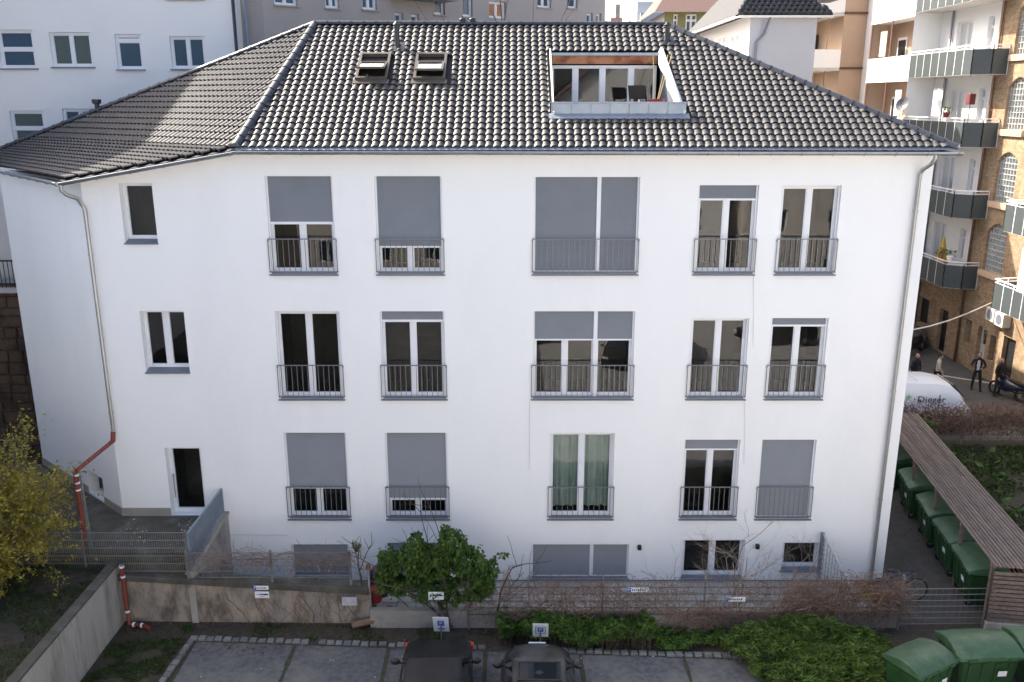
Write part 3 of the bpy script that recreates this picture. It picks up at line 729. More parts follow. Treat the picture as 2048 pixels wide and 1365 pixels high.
# ------------------------------------------------------------------ left concrete retaining wall and raised bed
rw = thing('retaining_wall', 'tall board-marked concrete retaining wall running towards the house', 'wall', (-10,-5,0))
ys = [-1.9-.62*k for k in range(13)]
for k in range(len(ys)-1):
    m = MB(); m.box(-10.16, ys[k+1]+.004, 0, -9.98, ys[k]-.004, 1.60 + (.02 if k else .05)); m.build('concrete_board', M_CONCL, rw)
m = MB(); m.box(-10.20, ys[-1], 1.625, -9.95, ys[0]+.02, 1.68); m.build('coping', M_MOSS, rw)
m = MB(); N = 24
def bedz(x, y): return 1.50 + .10*noise.noise((x*.8,y*.8,3)) + .05*noise.noise((x*2.3,y*2.3,1)) + max(0,(-10.2-x))*.03
gx = [-10.17 - .5*k for k in range(15)]; gy = [-1.75 - .5*k for k in range(17)]
idx = {}
for i, x in enumerate(gx):
    for j, y in enumerate(gy):
        idx[i,j] = len(m.v); m.v.append(Vector((x,y,bedz(x,y))))
for i in range(len(gx)-1):
    for j in range(len(gy)-1): m.f.append((idx[i,j], idx[i,j+1], idx[i+1,j+1], idx[i+1,j]))
m.poly((-10.17,-1.75,0),(-18,-1.75,0),(-18,-1.75,1.6),(-10.17,-1.75,1.5)); m.build('raised_bed', M_SOIL, None, smooth=True, label='raised soil bed behind the concrete retaining wall', kind='structure')
# ------------------------------------------------------------------ red drain pipe
rp = thing('red_drain_pipe', 'red plastic drain pipe propped on a grey post by the fence', 'pipe', (-11,-1.5,1.9))
A = Vector((xd,-.10,4.42)); Bp = onY(152, 942, -1.7); Cp = onY(172, 1112, -1.7)
MB().tube([A+Vector((0,0,.05)), A-Vector((.02,.05,.22))], .062, 10).build('elbow', M_RED, rp, smooth=True, autosmooth=40)
MB().tube([A-Vector((.02,.05,.2)), Bp], .055, 10).build('pipe_run', M_RED, rp, smooth=True, autosmooth=40)
MB().tube([Bp+Vector((-.03,0,-.02)), Bp.lerp(Cp,.4), Cp], .055, 10).build('pipe_run', M_RED, rp, smooth=True, autosmooth=40)
for t in (.04,.13,.21): 
    c = Bp.lerp(Cp, t); MB().tube([c, c+(Cp-Bp).normalized()*.035], .065, 10).build('collar', M_WHITE, rp, smooth=True, autosmooth=40)
pp0, pp1 = onY(186,1116,-1.62), onY(157,938,-1.62)
MB().bar(pp0, pp1, .07, .05).build('support_post', M_ROD, rp)
rp2 = thing('red_drain_stub', 'short red drain pipe with white collars beside the retaining wall end', 'pipe', (-9.8,-2.2,0))
P = [onY(243,1132,-2.16), onY(253,1210,-2.2)]; P.append(Vector((P[1].x+.06,-2.3,.1))); P.append(Vector((P[1].x+.45,-2.35,.09))); P.append(Vector((P[1].x+.62,-2.45,.07)))
MB().tube(P, .055, 10).build('pipe_run', M_RED, rp2, smooth=True, autosmooth=40)
for (i, t) in ((0,.0),(0,.25),(1,.3),(2,.25),(2,.8)):
    c = P[i].lerp(P[i+1], t); dd = (P[i+1]-P[i]).normalized(); MB().tube([c, c+dd*.05], .062, 10).build('collar', M_WHITE, rp2, smooth=True, autosmooth=40)
# ------------------------------------------------------------------ signs
def plate(name, label, c, hw, hh, tilt=0.0, art='p', post=None, rz=0.0, fm=None):
    r = thing(name, label, 'sign', (c[0], c[1], 0 if post else c[2]))
    c = Vector(c); ux = Vector((math.cos(rz),math.sin(rz),0)); uz = Vector((0, math.sin(tilt), math.cos(tilt))); uz = (uz - ux*uz.dot(ux)).normalized(); n = ux.cross(uz)   # n faces camera (-y)
    MB().obox(c, ux*hw, uz*hh, n*.006).build('board', fm or M_PLATE, r, bevel=.004)
    if post: MB().bar((c.x, c.y+.03, 0), (c.x, c.y+.03, c.z+hh*.5), .035).build('post', M_ROD, r)
    f = n*.009
    if art == 'p1':
        MB().obox(c+f+uz*hh*.18, ux*hw*.42, uz*hh*.34, n*.001).build('blue_square', M_BLUE, r)
        text_mb('P', hh*.6, c+f+n*.003+uz*hh*.18, ux, uz, .001).build('letter', M_PLATE, r)
        MB().obox(c+f-uz*hh*.55, ux*hw*.5, uz*hh*.05, n*.001).build('text_line', M_BLUE, r)
        MB().obox(c+f-uz*hh*.68, ux*hw*.4, uz*hh*.04, n*.001).build('text_line', M_BLUE, r)
    if art == 'p2':
        for (a, b_, w_, h_) in ((0,.52,.62,.03),(0,-.42,.62,.03),(-.6,.05,.04,.5),(.6,.05,.04,.5)):
            MB().obox(c+f+ux*hw*a+uz*hh*b_, ux*hw*w_, uz*hh*h_, n*.001).build('border', M_INK, r)
        MB().obox(c+f+uz*hh*.10, ux*hw*.38, uz*hh*.30, n*.001).build('blue_square', M_BLUE, r)
        text_mb('P', hh*.55, c+f+n*.003+uz*hh*.10, ux, uz, .001).build('letter', M_PLATE, r)
    if art == 'strip':
        MB().obox(c+f-ux*hw*.82, ux*hw*.17, uz*hh*.9, n*.001).build('blue_square', M_BLUE, r)
        text_mb('P', hh*1.5, c+f+n*.003-ux*hw*.82, ux, uz, .001).build('letter', M_PLATE, r)
        for k in range(7): MB().obox(c+f+ux*hw*(-.5+.19*k), ux*hw*.055, uz*hh*U(.22,.4), n*.001).build('text_mark', M_INK, r)
    if art == 'car':
        for (a, w_, h_) in ((-.55,.2,.08),(.0,.3,.16),(.55,.32,.22)): MB().obox(c+f+ux*hw*a+uz*hh*.15, ux*hw*w_, uz*hh*h_, n*.001).build('text_mark', M_INK, r)
        MB().obox(c+f-uz*hh*.45, ux*hw*.35, uz*hh*.05, n*.001).build('text_mark', M_INK, r)
    return r
plate('parking_sign', 'white parking plate with blue P square above the boxy dark car', onY(882,1249,-3.35), .19, .27, -.35, 'p1', post=True, rz=-.04)
plate('parking_sign', 'white parking plate with framed blue P above the small rounded car', onY(1081,1261,-3.45), .19, .25, -.35, 'p2', post=True, rz=-.04)
plate('reserved_sign', 'small white notice on the cap of the ochre wall with a blue end', onY(522,1176,-2.27), .19, .055, 0, 'strip')
plate('reserved_sign', 'small white notice with black marks hanging just under the blue-ended strip', onY(524,1190,-2.29), .18, .09, 0, 'car')
plate('faded_sign', 'faded pink and white notice low on the stained wall', onY(699,1203,-2.26), .19, .12, 0, '', fm=mat('faded_pink', (.60,.45,.45), .6, .35, 9, col2=(.55,.6,.66)))
plate('reserved_sign', 'white notice with black marks beneath the leafy climbing shrub', onY(872,1192,-2.62), .19, .11, 0, 'car', post=True)
plate('reserved_sign', 'narrow white strip notice with blue P among the vines', onY(1276,1180,-2.46), .27, .065, 0, 'strip')
plate('reserved_sign', 'narrow pale strip notice hung below the garden doors on the vine fence', onY(1470,1199,-2.46), .26, .065, 0, 'strip')
# ------------------------------------------------------------------ garden fences with posts
M_POSTW = mat('weathered_post', (.27,.25,.22), .85, .25, 6, .2, 30)
rod_fence('mesh_fence', 'rod mesh fence buried in brown vines between leafy shrub and side path', (-1.1,-2.42,0), (9.78,-2.42,0), .45, 1.42, (0,.31,.545,.80,1), 0, vs=.10, hs=.18, mt=M_ROD2, rod=.004, extra=.12, pw=.05)
rod_fence('mesh_fence', 'open rod mesh fence panel beside the wooden bin shed', (9.86,-2.30,0), (12.2,-2.26,0), .10, 1.10, (0,1), 0, vs=.16, hs=.16, mt=M_ROD, rod=.003, extra=.06, pw=.05)
# galvanised heavy post and slim pole by the shrub
p = onZ(935,1250,0); MB().box(p.x-.06,p.y-.04,0,p.x+.06,p.y+.04,1.15).build('steel_post', M_POSTW, None, bevel=.01, label='thick weathered steel post under the leafy shrub', cat='post')
p = onZ(1012,1195,.45); MB().box(p.x-.07,-2.36,0,p.x+.07,-2.26,1.62).build('steel_post', M_POSTW, None, bevel=.01, label='square weathered post between the leafy shrub and the vine fence', cat='post')
p = onZ(743,1250,0); r = thing('rusty_pole', 'slim rusty pole leaning at the end of the ochre wall', 'pole', p)
MB().tube([p, p+Vector((-.02,.03,1.62))], .03, 8).build('shaft', M_POSTW, r, smooth=True); MB().tube([p+Vector((-.02,.03,1.6)), p+Vector((-.02,.03,1.72))], [.07,.045], 8).build('cap', mat('rust', (.20,.10,.06), .9, .3, 8), r)
# log at the wall foot
p = onZ(712,1252,.08); M_LOG = mat('cut_log', (.20,.125,.075), .9, .35, 6, .3, 20)
MB().tube([p+Vector((-.1,-.02,.03)), p+Vector((.45,.10,.10))], [.09,.085], 10).build('log', M_LOG, None, label='short sawn log lying at the foot of the ochre wall', cat='log')
# trash behind the rusty pole: dark purple sack and red bucket
p = onY(757,1160,-1.4); m = MB(); n = 14; rings = []
for zz, rr in ((0,.22),(.15,.26),(.45,.25),(.75,.22),(.88,.14),(.92,.05)):
    rings.append([(p.x+rr*math.cos(2*math.pi*k/n)*(1+.08*math.sin(3*k+zz*9)), -1.35+rr*.8*math.sin(2*math.pi*k/n), .35+zz*.95) for k in range(n)])
m.loft(rings).build('purple_sack', mat('purple_sack', (.035,.02,.06), .5, .3, 6), None, smooth=True, label='dark purple sack standing behind the rusty pole', cat='sack')
m = MB(); c = onY(752,1192,-1.72); n = 14
m.loft([[(c.x+rr*math.cos(2*math.pi*k/n), -1.7+rr*math.sin(2*math.pi*k/n), zz) for k in range(n)] for zz, rr in ((.40,.14),(.74,.18),(.76,.19),(.77,.16))]).build('red_bucket', M_REDP, None, smooth=True, autosmooth=40, label='red bucket beneath the purple sack at the wall end', cat='bucket')
# slatted panel leaning on the house
lp = thing('leaning_screen', 'triangular grey trellis screen standing out from the house wall', 'screen', (8.9,-.6,0))
a0 = onY(1646,1066,-.15); PB = [Vector((a0.x,-.15,.02)), Vector((a0.x,-.15,a0.z)), Vector((a0.x+.45,-1.75,.45)), Vector((a0.x+.45,-1.75,.02))]
M_TREL = mat('grey_trellis', (.42,.41,.38), .8, .15, 5)
def edge(p, q, w_=.05): MB().bar(p, q, w_, .03).build('frame_bar', M_TREL, lp)
MB().bar(PB[0], PB[1], .09, .09).build('post', M_SILL, lp); edge(PB[1], PB[2]); edge(PB[2], PB[3]); edge(PB[0]+Vector((0,0,.05)), PB[3]+Vector((0,0,.05)))
n = 13
for k in range(1, n):
    t = k/n; base = PB[0].lerp(PB[3], t); top = PB[1].lerp(PB[2], t); MB().bar(base, top, .025, .008).build('slat', M_TREL, lp)
for k in range(1, 11):
    z = a0.z*k/11; t1 = 1.0 if z < .45 else (a0.z - z)/(a0.z-.45); q = PB[0].lerp(PB[3], t1); MB().bar((PB[0].x,PB[0].y,z), (q.x,q.y,z), .02, .008).build('slat', M_TREL, lp)
# thin cables hanging on the facade
M_CAB = mat('grey_cable', (.58,.58,.59), .6, .05)
for (x0, y0, y1, lab) in ((1507,553,694,'thin cable hanging under a top-floor window by the middle-right columns'),(1489,800,928,'thin cable hanging beneath a middle-floor window'),(1059,800,940,'thin cable hanging under the left end of the wide middle-floor window')):
    p = onY(x0,y0,-.02); q = onY(x0-1,y1,-.02); MB().tube([p, p.lerp(q,.5)+Vector((.01,0,0)), q], .006, 5).build('hanging_cable', M_CAB, None, label=lab, cat='cable')
m = MB(); p = onY(455,1070,-.02); q = onY(575,1073,-.02); m.box(p.x,-.022,p.z-.008,q.x,-.002,p.z+.008); m.build('wall_edge_strip', M_CAB, None, label='thin grey edge strip on the plaster beside the entrance steps', cat='strip')

# ------------------------------------------------------------------ wooden bin shelter
F = Vector((11.87,-2.6,1.9)); FR = Vector((13.30,-2.3,1.9)); BL_ = Vector((13.02,5.75,1.9)); dsh = (Vector((BL_.x,BL_.y,0))-Vector((F.x,F.y,0))).normalized(); dsh = Vector((.136,.990,0)); wsh = Vector((.990,-.136,0))
shed = thing('bin_shelter', 'long weathered wooden bin shelter with slatted roof', 'shelter', F+Vector((.7,4,-1.9)))
SL = 11.2; WSH = 1.45
ns = 15
for k in range(ns):
    c = F + wsh*(WSH*(k+.5)/ns)
    for seg in range(2):
        a = c + dsh*(seg*SL/2+.005); b_ = c + dsh*((seg+1)*SL/2-.005); z = U(-.006,.006)
        MB().bar(a+Vector((0,0,z)), b_+Vector((0,0,z+U(-.01,.01))), WSH/ns-.028, .028).build('roof_slat', M_WOOD, shed)
for k in range(6):
    a = F + dsh*(.25 + k*(SL-.5)/5); MB().bar(a - Vector((0,0,.05)), a + wsh*WSH - Vector((0,0,.05)), .07, .07).build('rafter', M_WOOD, shed)
    for s_ in (.06, WSH-.06): MB().bar(a + wsh*s_ + Vector((0,0,-1.9)), a + wsh*s_ - Vector((0,0,.085)), .08).build('post', M_WOOD, shed)
for k in range(12):
    z = .42 + k*.118; MB().bar(F + wsh*.02 + dsh*.02 + Vector((0,0,z-1.9)), F + wsh*WSH + dsh*.02 + Vector((0,0,z-1.9)), .022, .085).build('front_slat', M_WOOD, shed)
for k in range(12):
    z = .22 + k*.138; MB().bar(F + wsh*(WSH-.01) + dsh*.05 + Vector((0,0,z-1.9)), F + wsh*(WSH-.01) + dsh*SL + Vector((0,0,z-1.9)), .022, .09).build('side_slat', M_WOOD, shed)
m = MB(); m.hexa([F+wsh*.0+dsh*-.05+Vector((0,0,-1.9)), F+wsh*1.9+dsh*-.05+Vector((0,0,-1.9)), F+wsh*1.9+dsh*.10+Vector((0,0,-1.9)), F+dsh*.10+Vector((0,0,-1.9)), F+dsh*-.05+Vector((0,0,-1.55)), F+wsh*1.9+dsh*-.05+Vector((0,0,-1.55)), F+wsh*1.9+dsh*.10+Vector((0,0,-1.55)), F+dsh*.10+Vector((0,0,-1.55))]); m.build('foundation', M_CONC, shed)

# ------------------------------------------------------------------ wheeled bins
M_BIN = mat('bin_green', (.018,.058,.018), .42, .3, 3, .05, 40, rnd=.12)
M_BINL = mat('bin_lid_green', (.04,.095,.042), .5, .3, 3, rnd=.2, dirt=(.10,.155,.09), dscale=2.2)
M_RUB = mat('rubber', (.012,.012,.012), .8, .2)
def make_bin(label, group, sticker=True):
    r = thing('waste_container', label, 'bin', (0,0,0), group)
    m = MB(); w_, d_ = .68, .50; rings = []
    for z, s_ in ((.18,.84),(.22,.86),(.60,.95),(1.00,1.0),(1.03,1.06),(1.09,1.06)):
        ww, dd = w_*s_, d_*s_; c = .06
        rings.append([(-ww+c,-dd,z),(ww-c,-dd,z),(ww,-dd+c,z),(ww,dd-c,z),(ww-c,dd,z),(-ww+c,dd,z),(-ww,dd-c,z),(-ww,-dd+c,z)])
    m.loft(rings); b_ = m.build('body', M_BIN, r, bevel=.012)
    for k in (-.45, -.15, .15, .45):
        MB().hexa([(k-.03,-.462,.3),(k+.03,-.462,.3),(k+.03,-.43,.3),(k-.03,-.43,.3),(k-.03,-.525,.98),(k+.03,-.525,.98),(k+.03,-.49,.98),(k-.03,-.49,.98)]).build('rib', M_BIN, b_)
    m = MB(); rings = []; n = 14
    for x in (-.745,-.735,-.70,-.5,-.25,0,.25,.5,.70,.735,.745):
        rg = []; e = .93 if abs(x) > .74 else (.975 if abs(x) > .73 else 1)
        for k in range(n+1):
            t = k/n; y = -.56 + 1.12*t; z = 1.10 + (.20*math.sin(math.pi*min(1, t*.9+.06))**.8)*e + (.02 if abs(x) < .3 else 0)
            rg.append((x, y*e, z))
        rg += [(x, .56*e, 1.085), (x, -.56*e, 1.085)]; rings.append(rg)
    m.loft(rings); lid = m.build('lid', M_BINL, r, smooth=True, autosmooth=35)
    for x in (-.45,.45): MB().box(x-.09,-.60,1.085,x+.09,-.555,1.13).build('lid_handle', M_BIN, lid)
    for x in (-.70,.70): MB().tube([(x-.06*(1 if x < 0 else -1),0,.98),(x+.07*(-1 if x < 0 else 1),0,.98)], .035, 8).build('trunnion', M_BLACK, r)
    for sx in (-.48,.48):
        for sy in (-.33,.33):
            MB().tube([(sx-.03,sy,.10),(sx+.03,sy,.10)], .10, 12).build('wheel', M_RUB, r); 
    for sx in (-.48,.48):
        for sy in (-.33,.33): MB().box(sx-.045,sy-.05,.12,sx+.045,sy+.05,.2).build('caster', M_RAIL, r)
    if sticker: MB().obox((.30,-.515,.72), (.10,0,0), (0,-.007,.07), (0,.002,0)).build('sticker', M_PLATE, r)
    return r
protos = []
spots = [(1805,908,-.25,'green waste container under the shelter, farthest into the side path'),(1853,968,-.2,'green waste container with grey lid scuffs, second from the far end under the shelter'),(1905,1025,-.15,'green waste container with white square sticker in the middle of the shelter row'),(1948,1080,-.1,'green waste container with round pale sticker, one before the open fence panel'),(1990,1135,-.1,'green waste container under the shelter right behind the open fence panel')]
b0 = None
FYs = [6.3, 4.15, 2.25, .62, -.92]
for k, ((px, py, rz, lab), yy) in enumerate(zip(spots, FYs)):
    if b0 is None: b0 = make_bin(lab, 'bins under the wooden shelter'); b = b0
    else: b = copy_tree(b0); b['label'] = lab
    bx = 11.87 + .136*(yy+2.6) + .42
    b.location = (bx, yy, .0); b.rotation_euler = (0,0,-math.pi/2 - .136 + U(-.05,.05))
front = [(9.02,-5.08,.5,'rounded grey-green waste container turned askew beside the bamboo hedge'),(10.52,-4.66,.05,'bright green waste container with rectangular sticker in the front bin row'),(12.12,-4.55,-.03,'pale green waste container at the front row end near the shelter'),(12.10,-6.05,.05,'green waste container standing in front of the pale front-row one')]
for (x, y, rz, lab) in front:
    b = copy_tree(b0); b['label'] = lab; b['group'] = 'bins at the car park edge'; b.location = (x,y,.004); b.rotation_euler = (0,0,rz); b.scale = (.86,.9,.95) if rz > .3 else (1,1,1)

# patio strip in the sunken garden
m = MB(); m.poly((-3.6,-1.75,.008),(9.6,-1.75,.008),(9.6,-.01,.008),(-3.6,-.01,.008)); patio = m.build('garden_patio', mat('patio_bed', (.22,.21,.19), .95, .2, 4), None, label='pale slab patio strip along the garden windows', kind='structure')
sl_me = MB().box(-.235,-.235,0,.235,.235,.03).mesh('patio_slab', mat('patio_slab', (.32,.31,.285), .9, .15, 3, .2, 30, rnd=.12))
for i in range(26):
    for j in range(3): inst('patio_slab', sl_me, Matrix.Translation((-3.3+i*.5, -1.45+j*.5, .006+U(-.004,.004))), patio)
# ================================================================== neighbouring buildings
def sillbox(pl, rc, parent, out=.08, mt=None, h=.05):
    m = MB(); pl.ob(m, rc[0]-.05, rc[1]+.05, rc[2]-h, rc[2]-.004, -out, -.003); m.build('sill', mt or M_SILL, parent)
# ---- white building behind on the left
wb = thing('white_rear_building', 'tall bluish-white apartment building in shade behind the left roof hip', 'building', (-14,14,0))
WY = 10.2; WP = Pl((0,WY,0), (1,0,0), (0,1,0)); wx1 = onY(470,60,WY).x; wx0 = -18.95; WTOP = 20.4
wr = [WP.rect(-8,60,64,137), WP.rect(97,65,180,134), WP.rect(228,69,281,139), WP.rect(338,73,408,138), WP.rect(18,222,86,292), WP.rect(123,218,192,290), WP.rect(235,-92,292,-22), WP.rect(325,-90,400,-2), WP.rect(97,-95,180,-26), WP.rect(-8,-95,62,-26)]
wr = [r_ for r_ in wr if r_[0] > wx0+.1]
holed_wall(WP, wx0, wx1, 0, WTOP, wr, .16).build('front_wall', M_WALLB, wb)
m = MB(); m.poly((wx1,WY,0),(wx1,24,0),(wx1,24,WTOP),(wx1,WY,WTOP)); m.poly((wx0,WY,WTOP),(wx1,WY,WTOP),(wx1,24,WTOP),(wx0,24,WTOP)); m.poly((wx0,24,0),(wx1,24,0),(wx1,24,WTOP),(wx0,24,WTOP)); m.build('side_wall', M_WALLB, wb)
M_GB = glass('sky_tinted_glass', dark=(.045,.085,.13), ior=1.45)  # blue of the reflected sky painted in as the base tint
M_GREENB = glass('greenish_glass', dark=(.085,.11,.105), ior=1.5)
for k, rc in enumerate(wr):
    ob = window(WP, rc, wb, .13, splits=(.5,) if k in (1,3,5) else (), transoms=(.5,) if k in (0,4) else ((.82,) if k == 2 else ()), gm=M_GREENB if k in (1,4) else M_GB, fw=.08, bw=.1)
    sillbox(WP, rc, ob)
m = MB(); x = wx1 + .03; m.tube([(x,WY-.1,0),(x,WY-.1,WTOP)], .06, 8); m.build('downpipe', M_VENT, wb, smooth=True)
# ---- gabled building beside, standing left of the frame; its roof throws the shadow on the left hip
gb = thing('gabled_side_building', 'tall plastered gabled building standing left of the white house', 'building', (-25,6,0))
GX = -19.0
def shp(px, py, z):       # caster point on the plane X = GX
    p = onP(px, py, lsurf(12.2,.35), Vector((-.5,-.8,1.2)).normalized()); t = (p.x-GX)/.62*SUN.length; k = (GX - p.x)/SUN.x; return p + SUN*k
# shadow edge points on the hip surface
B1 = lsurf(13.75, .93); B2 = lsurf(11.25, .10)
q1 = B1 + SUN*((GX-B1.x)/SUN.x); q2 = B2 + SUN*((GX-B2.x)/SUN.x)
sl = (q1.z-q2.z)/(q1.y-q2.y); ridge_y = q1.y + 2.2; rz_ = q1.z + sl*2.2; ey = -1.5; ez = q2.z - sl*(q2.y-ey)
prof = [(ey,0),(ey,ez),(ridge_y,rz_),(2*ridge_y-ey,ez),(2*ridge_y-ey,0)]
m = MB(); m.poly(*[(GX,y,z) for y, z in prof]); m.poly(*[(GX-14,y,z) for y, z in reversed(prof)]); m.poly((GX,ey,0),(GX-14,ey,0),(GX-14,ey,ez),(GX,ey,ez)); m.build('wall', M_WALLB, gb)
m = MB(); m.poly((GX+.0,ey-.3,ez-.2),(GX-14,ey-.3,ez-.2),(GX-14,ridge_y,rz_),(GX,ridge_y,rz_)); m.poly((GX,ridge_y,rz_),(GX-14,ridge_y,rz_),(GX-14,2*ridge_y-ey,ez),(GX,2*ridge_y-ey,ez)); m.build('roof', M_TILE, gb)
m = MB(); m.box(GX-14,-34,0,GX,ey-.02,11.5); m.build('wing', M_WALLB, gb)
# ---- beige building behind
M_BEIGE = mat('grey_beige_plaster', (.36,.325,.305), .9, .06, .5, .1, 60, spec=.2)
bb = thing('beige_rear_building', 'long taupe plastered building behind the roof ridge', 'building', (-3,18,0))
bo = Vector((wx1+.75,11.2,0)); bu = Vector((.77,.64,0)).normalized(); bn = Vector((-.64,.77,0)).normalized()
BP = Pl(bo, bu, bn); blen = BP.hit(1210,30)[0]
bw_ = [(545,-48,592,11),(648,-46,676,17),(722,-42,752,20),(790,25,806,62),(822,28,838,62),(867,-30,889,30),(925,-18,945,34),(978,2,1012,37),(1075,-28,1103,16),(1135,-26,1156,17),(1174,26,1186,62),(1193,27,1203,62),(725,-170,752,-100),(867,-150,889,-95),(545,-190,592,-115)]
br = [BP.rect(*q) for q in bw_]; BTOP = 22.5
holed_wall(BP, 0, blen, 0, BTOP, br, .22).build('front_wall', M_BEIGE, bb)
pe = BP(blen,0); pe2 = BP(blen,0,9); p0_ = BP(0,0); p02 = BP(0,0,9); up = Vector((0,0,BTOP))
m = MB(); m.poly(pe, pe2, pe2+up, pe+up); m.poly(p0_+up, pe+up, pe2+up, p02+up); m.poly(p0_, p02, p02+up, p0_+up); m.build('side_wall', M_BEIGE, bb)
M_ORNG = mat('orange_blind', (.42,.19,.08), .8, .2, 4)
for k, rc in enumerate(br):
    ob = window(BP, rc, bb, .18, splits=(.5,) if k in (0,1,2,7,8) else (), gm=M_ORNG if k == 7 else M_GB, fw=.07, bw=.08)
    if k != 7: sillbox(BP, rc, ob, .1, M_BEIGE)
m = MB(); a = BP.hit(490,50)[0]; q = BP(a,0,-.08); m.tube([q, q+up], .07, 8); m.build('downpipe', M_SILL, bb, smooth=True)
m = MB(); m.poly(p0_+Vector((-.9,-.2,0)), p0_, p0_+up, p0_+up+Vector((-.9,-.2,0))); m.build('return_wall', M_BEIGE, bb)
# bay with dark underside above the ridge
a0, z0 = BP.hit(775,-2); a1, _ = BP.hit(885,2)
m = MB(); BP.ob(m, a0, a1, z0, z0+1.4, -1.1, -.004); m.build('oriel', M_SILL, bb)
# ---- unseen block added behind the roof to shade the lane
lane_caster = thing('lane_shade_block', 'plain white block added unseen behind the tiled roof to shade the lane', 'building', (8,17,0))
m = MB(); m.box(5.6,9.5,0,10.3,17.0,12.0); m.build('wall', M_WALLB, lane_caster); m = MB(); m.box(5.6,17.004,0,10.3,26.0,14.6); m.build('tall_block', M_WALLB, lane_caster)
# ---- grey hip-roofed building
M_GREYW = mat('light_grey_plaster', (.50,.50,.52), .9, .04, .6, .1, 50, spec=.2)
gh = thing('grey_hip_building', 'light grey gable-walled building with dark tiled hip roof and dormers', 'building', (14,30,0))
GY = 25.0; gx0 = onY(1497,100,GY).x; gx1 = 15.4; gz = onY(1560,31,GY).z
GF = Pl((gx0,GY,0), (1,0,0), (0,1,0)); GL = Pl((gx0,GY,0), (0,1,0), (1,0,0))
glen = 12.5
holed_wall(GF, 0, gx1-gx0, 0, gz, [], .1).build('front_wall', M_GREYW, gh)
gr_ = []
for (x0,y0,x1,y1) in ((1413,79,1419,97),(1422,78,1428,98),(1437,76,1443,104),(1446,75,1452,106),(1462,73,1469,107),(1472,71,1478,107)):
    rc = GL.rect(x1,y0,x0,y1); gr_.append((rc[0], rc[1], rc[2], rc[3]))
gr_ = [r_ for r_ in gr_ if 0 < r_[0] and r_[1] < glen]
holed_wall(GL, 0, glen, 0, gz, gr_, .2).build('left_wall', M_WALLB, gh)
for rc in gr_: window(GL, rc, gh, .15, splits=(), gm=M_GB, fw=.08)
m = MB(); m.poly((gx1,GY,0),(gx1,GY+glen,0),(gx1,GY+glen,gz),(gx1,GY,gz)); m.poly((gx0,GY+glen,0),(gx1,GY+glen,0),(gx1,GY+glen,gz),(gx0,GY+glen,gz)); m.build('rear_wall', M_WALLB, gh)
ov = .7; q = [Vector((gx0-ov,GY-ov*.4,gz)), Vector((gx1+ov,GY-ov*.4,gz)), Vector((gx1+ov,GY+glen+ov,gz)), Vector((gx0-ov,GY+glen+ov,gz))]; cxm = (gx0+gx1)/2
ra = Vector((cxm,GY+3.2,gz+3.0)); rb = Vector((cxm,GY+glen-3.2,gz+3.0))
m = MB(); m.poly(q[0],q[1],ra); m.poly(q[1],q[2],rb,ra); m.poly(q[2],q[3],rb); m.poly(q[3],q[0],ra,rb); m.poly(*q[::-1])
grf = m.build('roof', M_DECK, gh)
fld = MB(); tb = MB()
for (pa_, pb_, pc_) in ((q[0],q[1],ra),):
    u = (pb_-pa_).normalized(); n = u.cross(ra-pa_).normalized(); v = n.cross(u); hL = (ra-pa_).dot(v); Lb = (pb_-pa_).length; ax = (ra-pa_).dot(u)
    j = 0
    while j*.34 < hL-.2:
        vv = j*.34; xa = ax*vv/hL; xb = Lb + (ax-Lb)*vv/hL; x = xa+.15
        while x < xb-.1:
            fld.add(T0, frame(pa_ + u*x + v*vv + n*.02, u, v, n) @ Matrix.Scale(1.5,4)); x += TW*1.5
        j += 1
m = MB(); lift = Vector((-.02,0,.03)); m.poly(q[3]+lift,q[0]+lift,ra+lift,rb+lift); m.build('slate_slope', mat('grey_slate', (.05,.05,.053), .8, .3, 6, .3, 30), grf)
fld.build('tile_field', M_TILE, grf, smooth=True, kind='stuff')
m = gutter(q[0]+Vector((0,-.05,-.05)), q[1]+Vector((0,-.05,-.05)), (0,-1,0), .09); m.build('gutter', M_WHITE, gh)
m = gutter(q[3]+Vector((-.05,0,-.05)), q[0]+Vector((-.05,0,-.05)), (-1,0,0), .09); m.build('gutter', M_WHITE, gh)
for yy in (GY+4.2, GY+6.6):
    m = MB(); zz = gz + .75; xx = gx0 + .55; m.box(xx, yy-.8, zz-.4, xx+2.2, yy+.8, zz+1.2); dm = m.build('dormer', M_GREYW, gh)
    for k in (-.4,.0,.4): MB().box(xx-.02,yy+k-.15,zz,xx-.002,yy+k+.15,zz+1.0).build('pane', M_GLASSD, dm)
m = MB(); p = GF(.35,0,-.08); m.tube([(gx0+.9,GY-.35,gz-.1),(gx0+.7,GY-.1,gz-.9),(gx0+.35,GY-.1,gz-1.3),(gx0+.35,GY-.1,0)], .06, 8); m.build('downpipe', M_SILL, gh, smooth=True)
# flat dark roof on the right of it
m = MB(); m.box(gx1-1.2,GY+.8,gz+.9,gx1+1.6,GY+3.2,gz+1.2); m.build('flat_roof', M_VENT, gh)
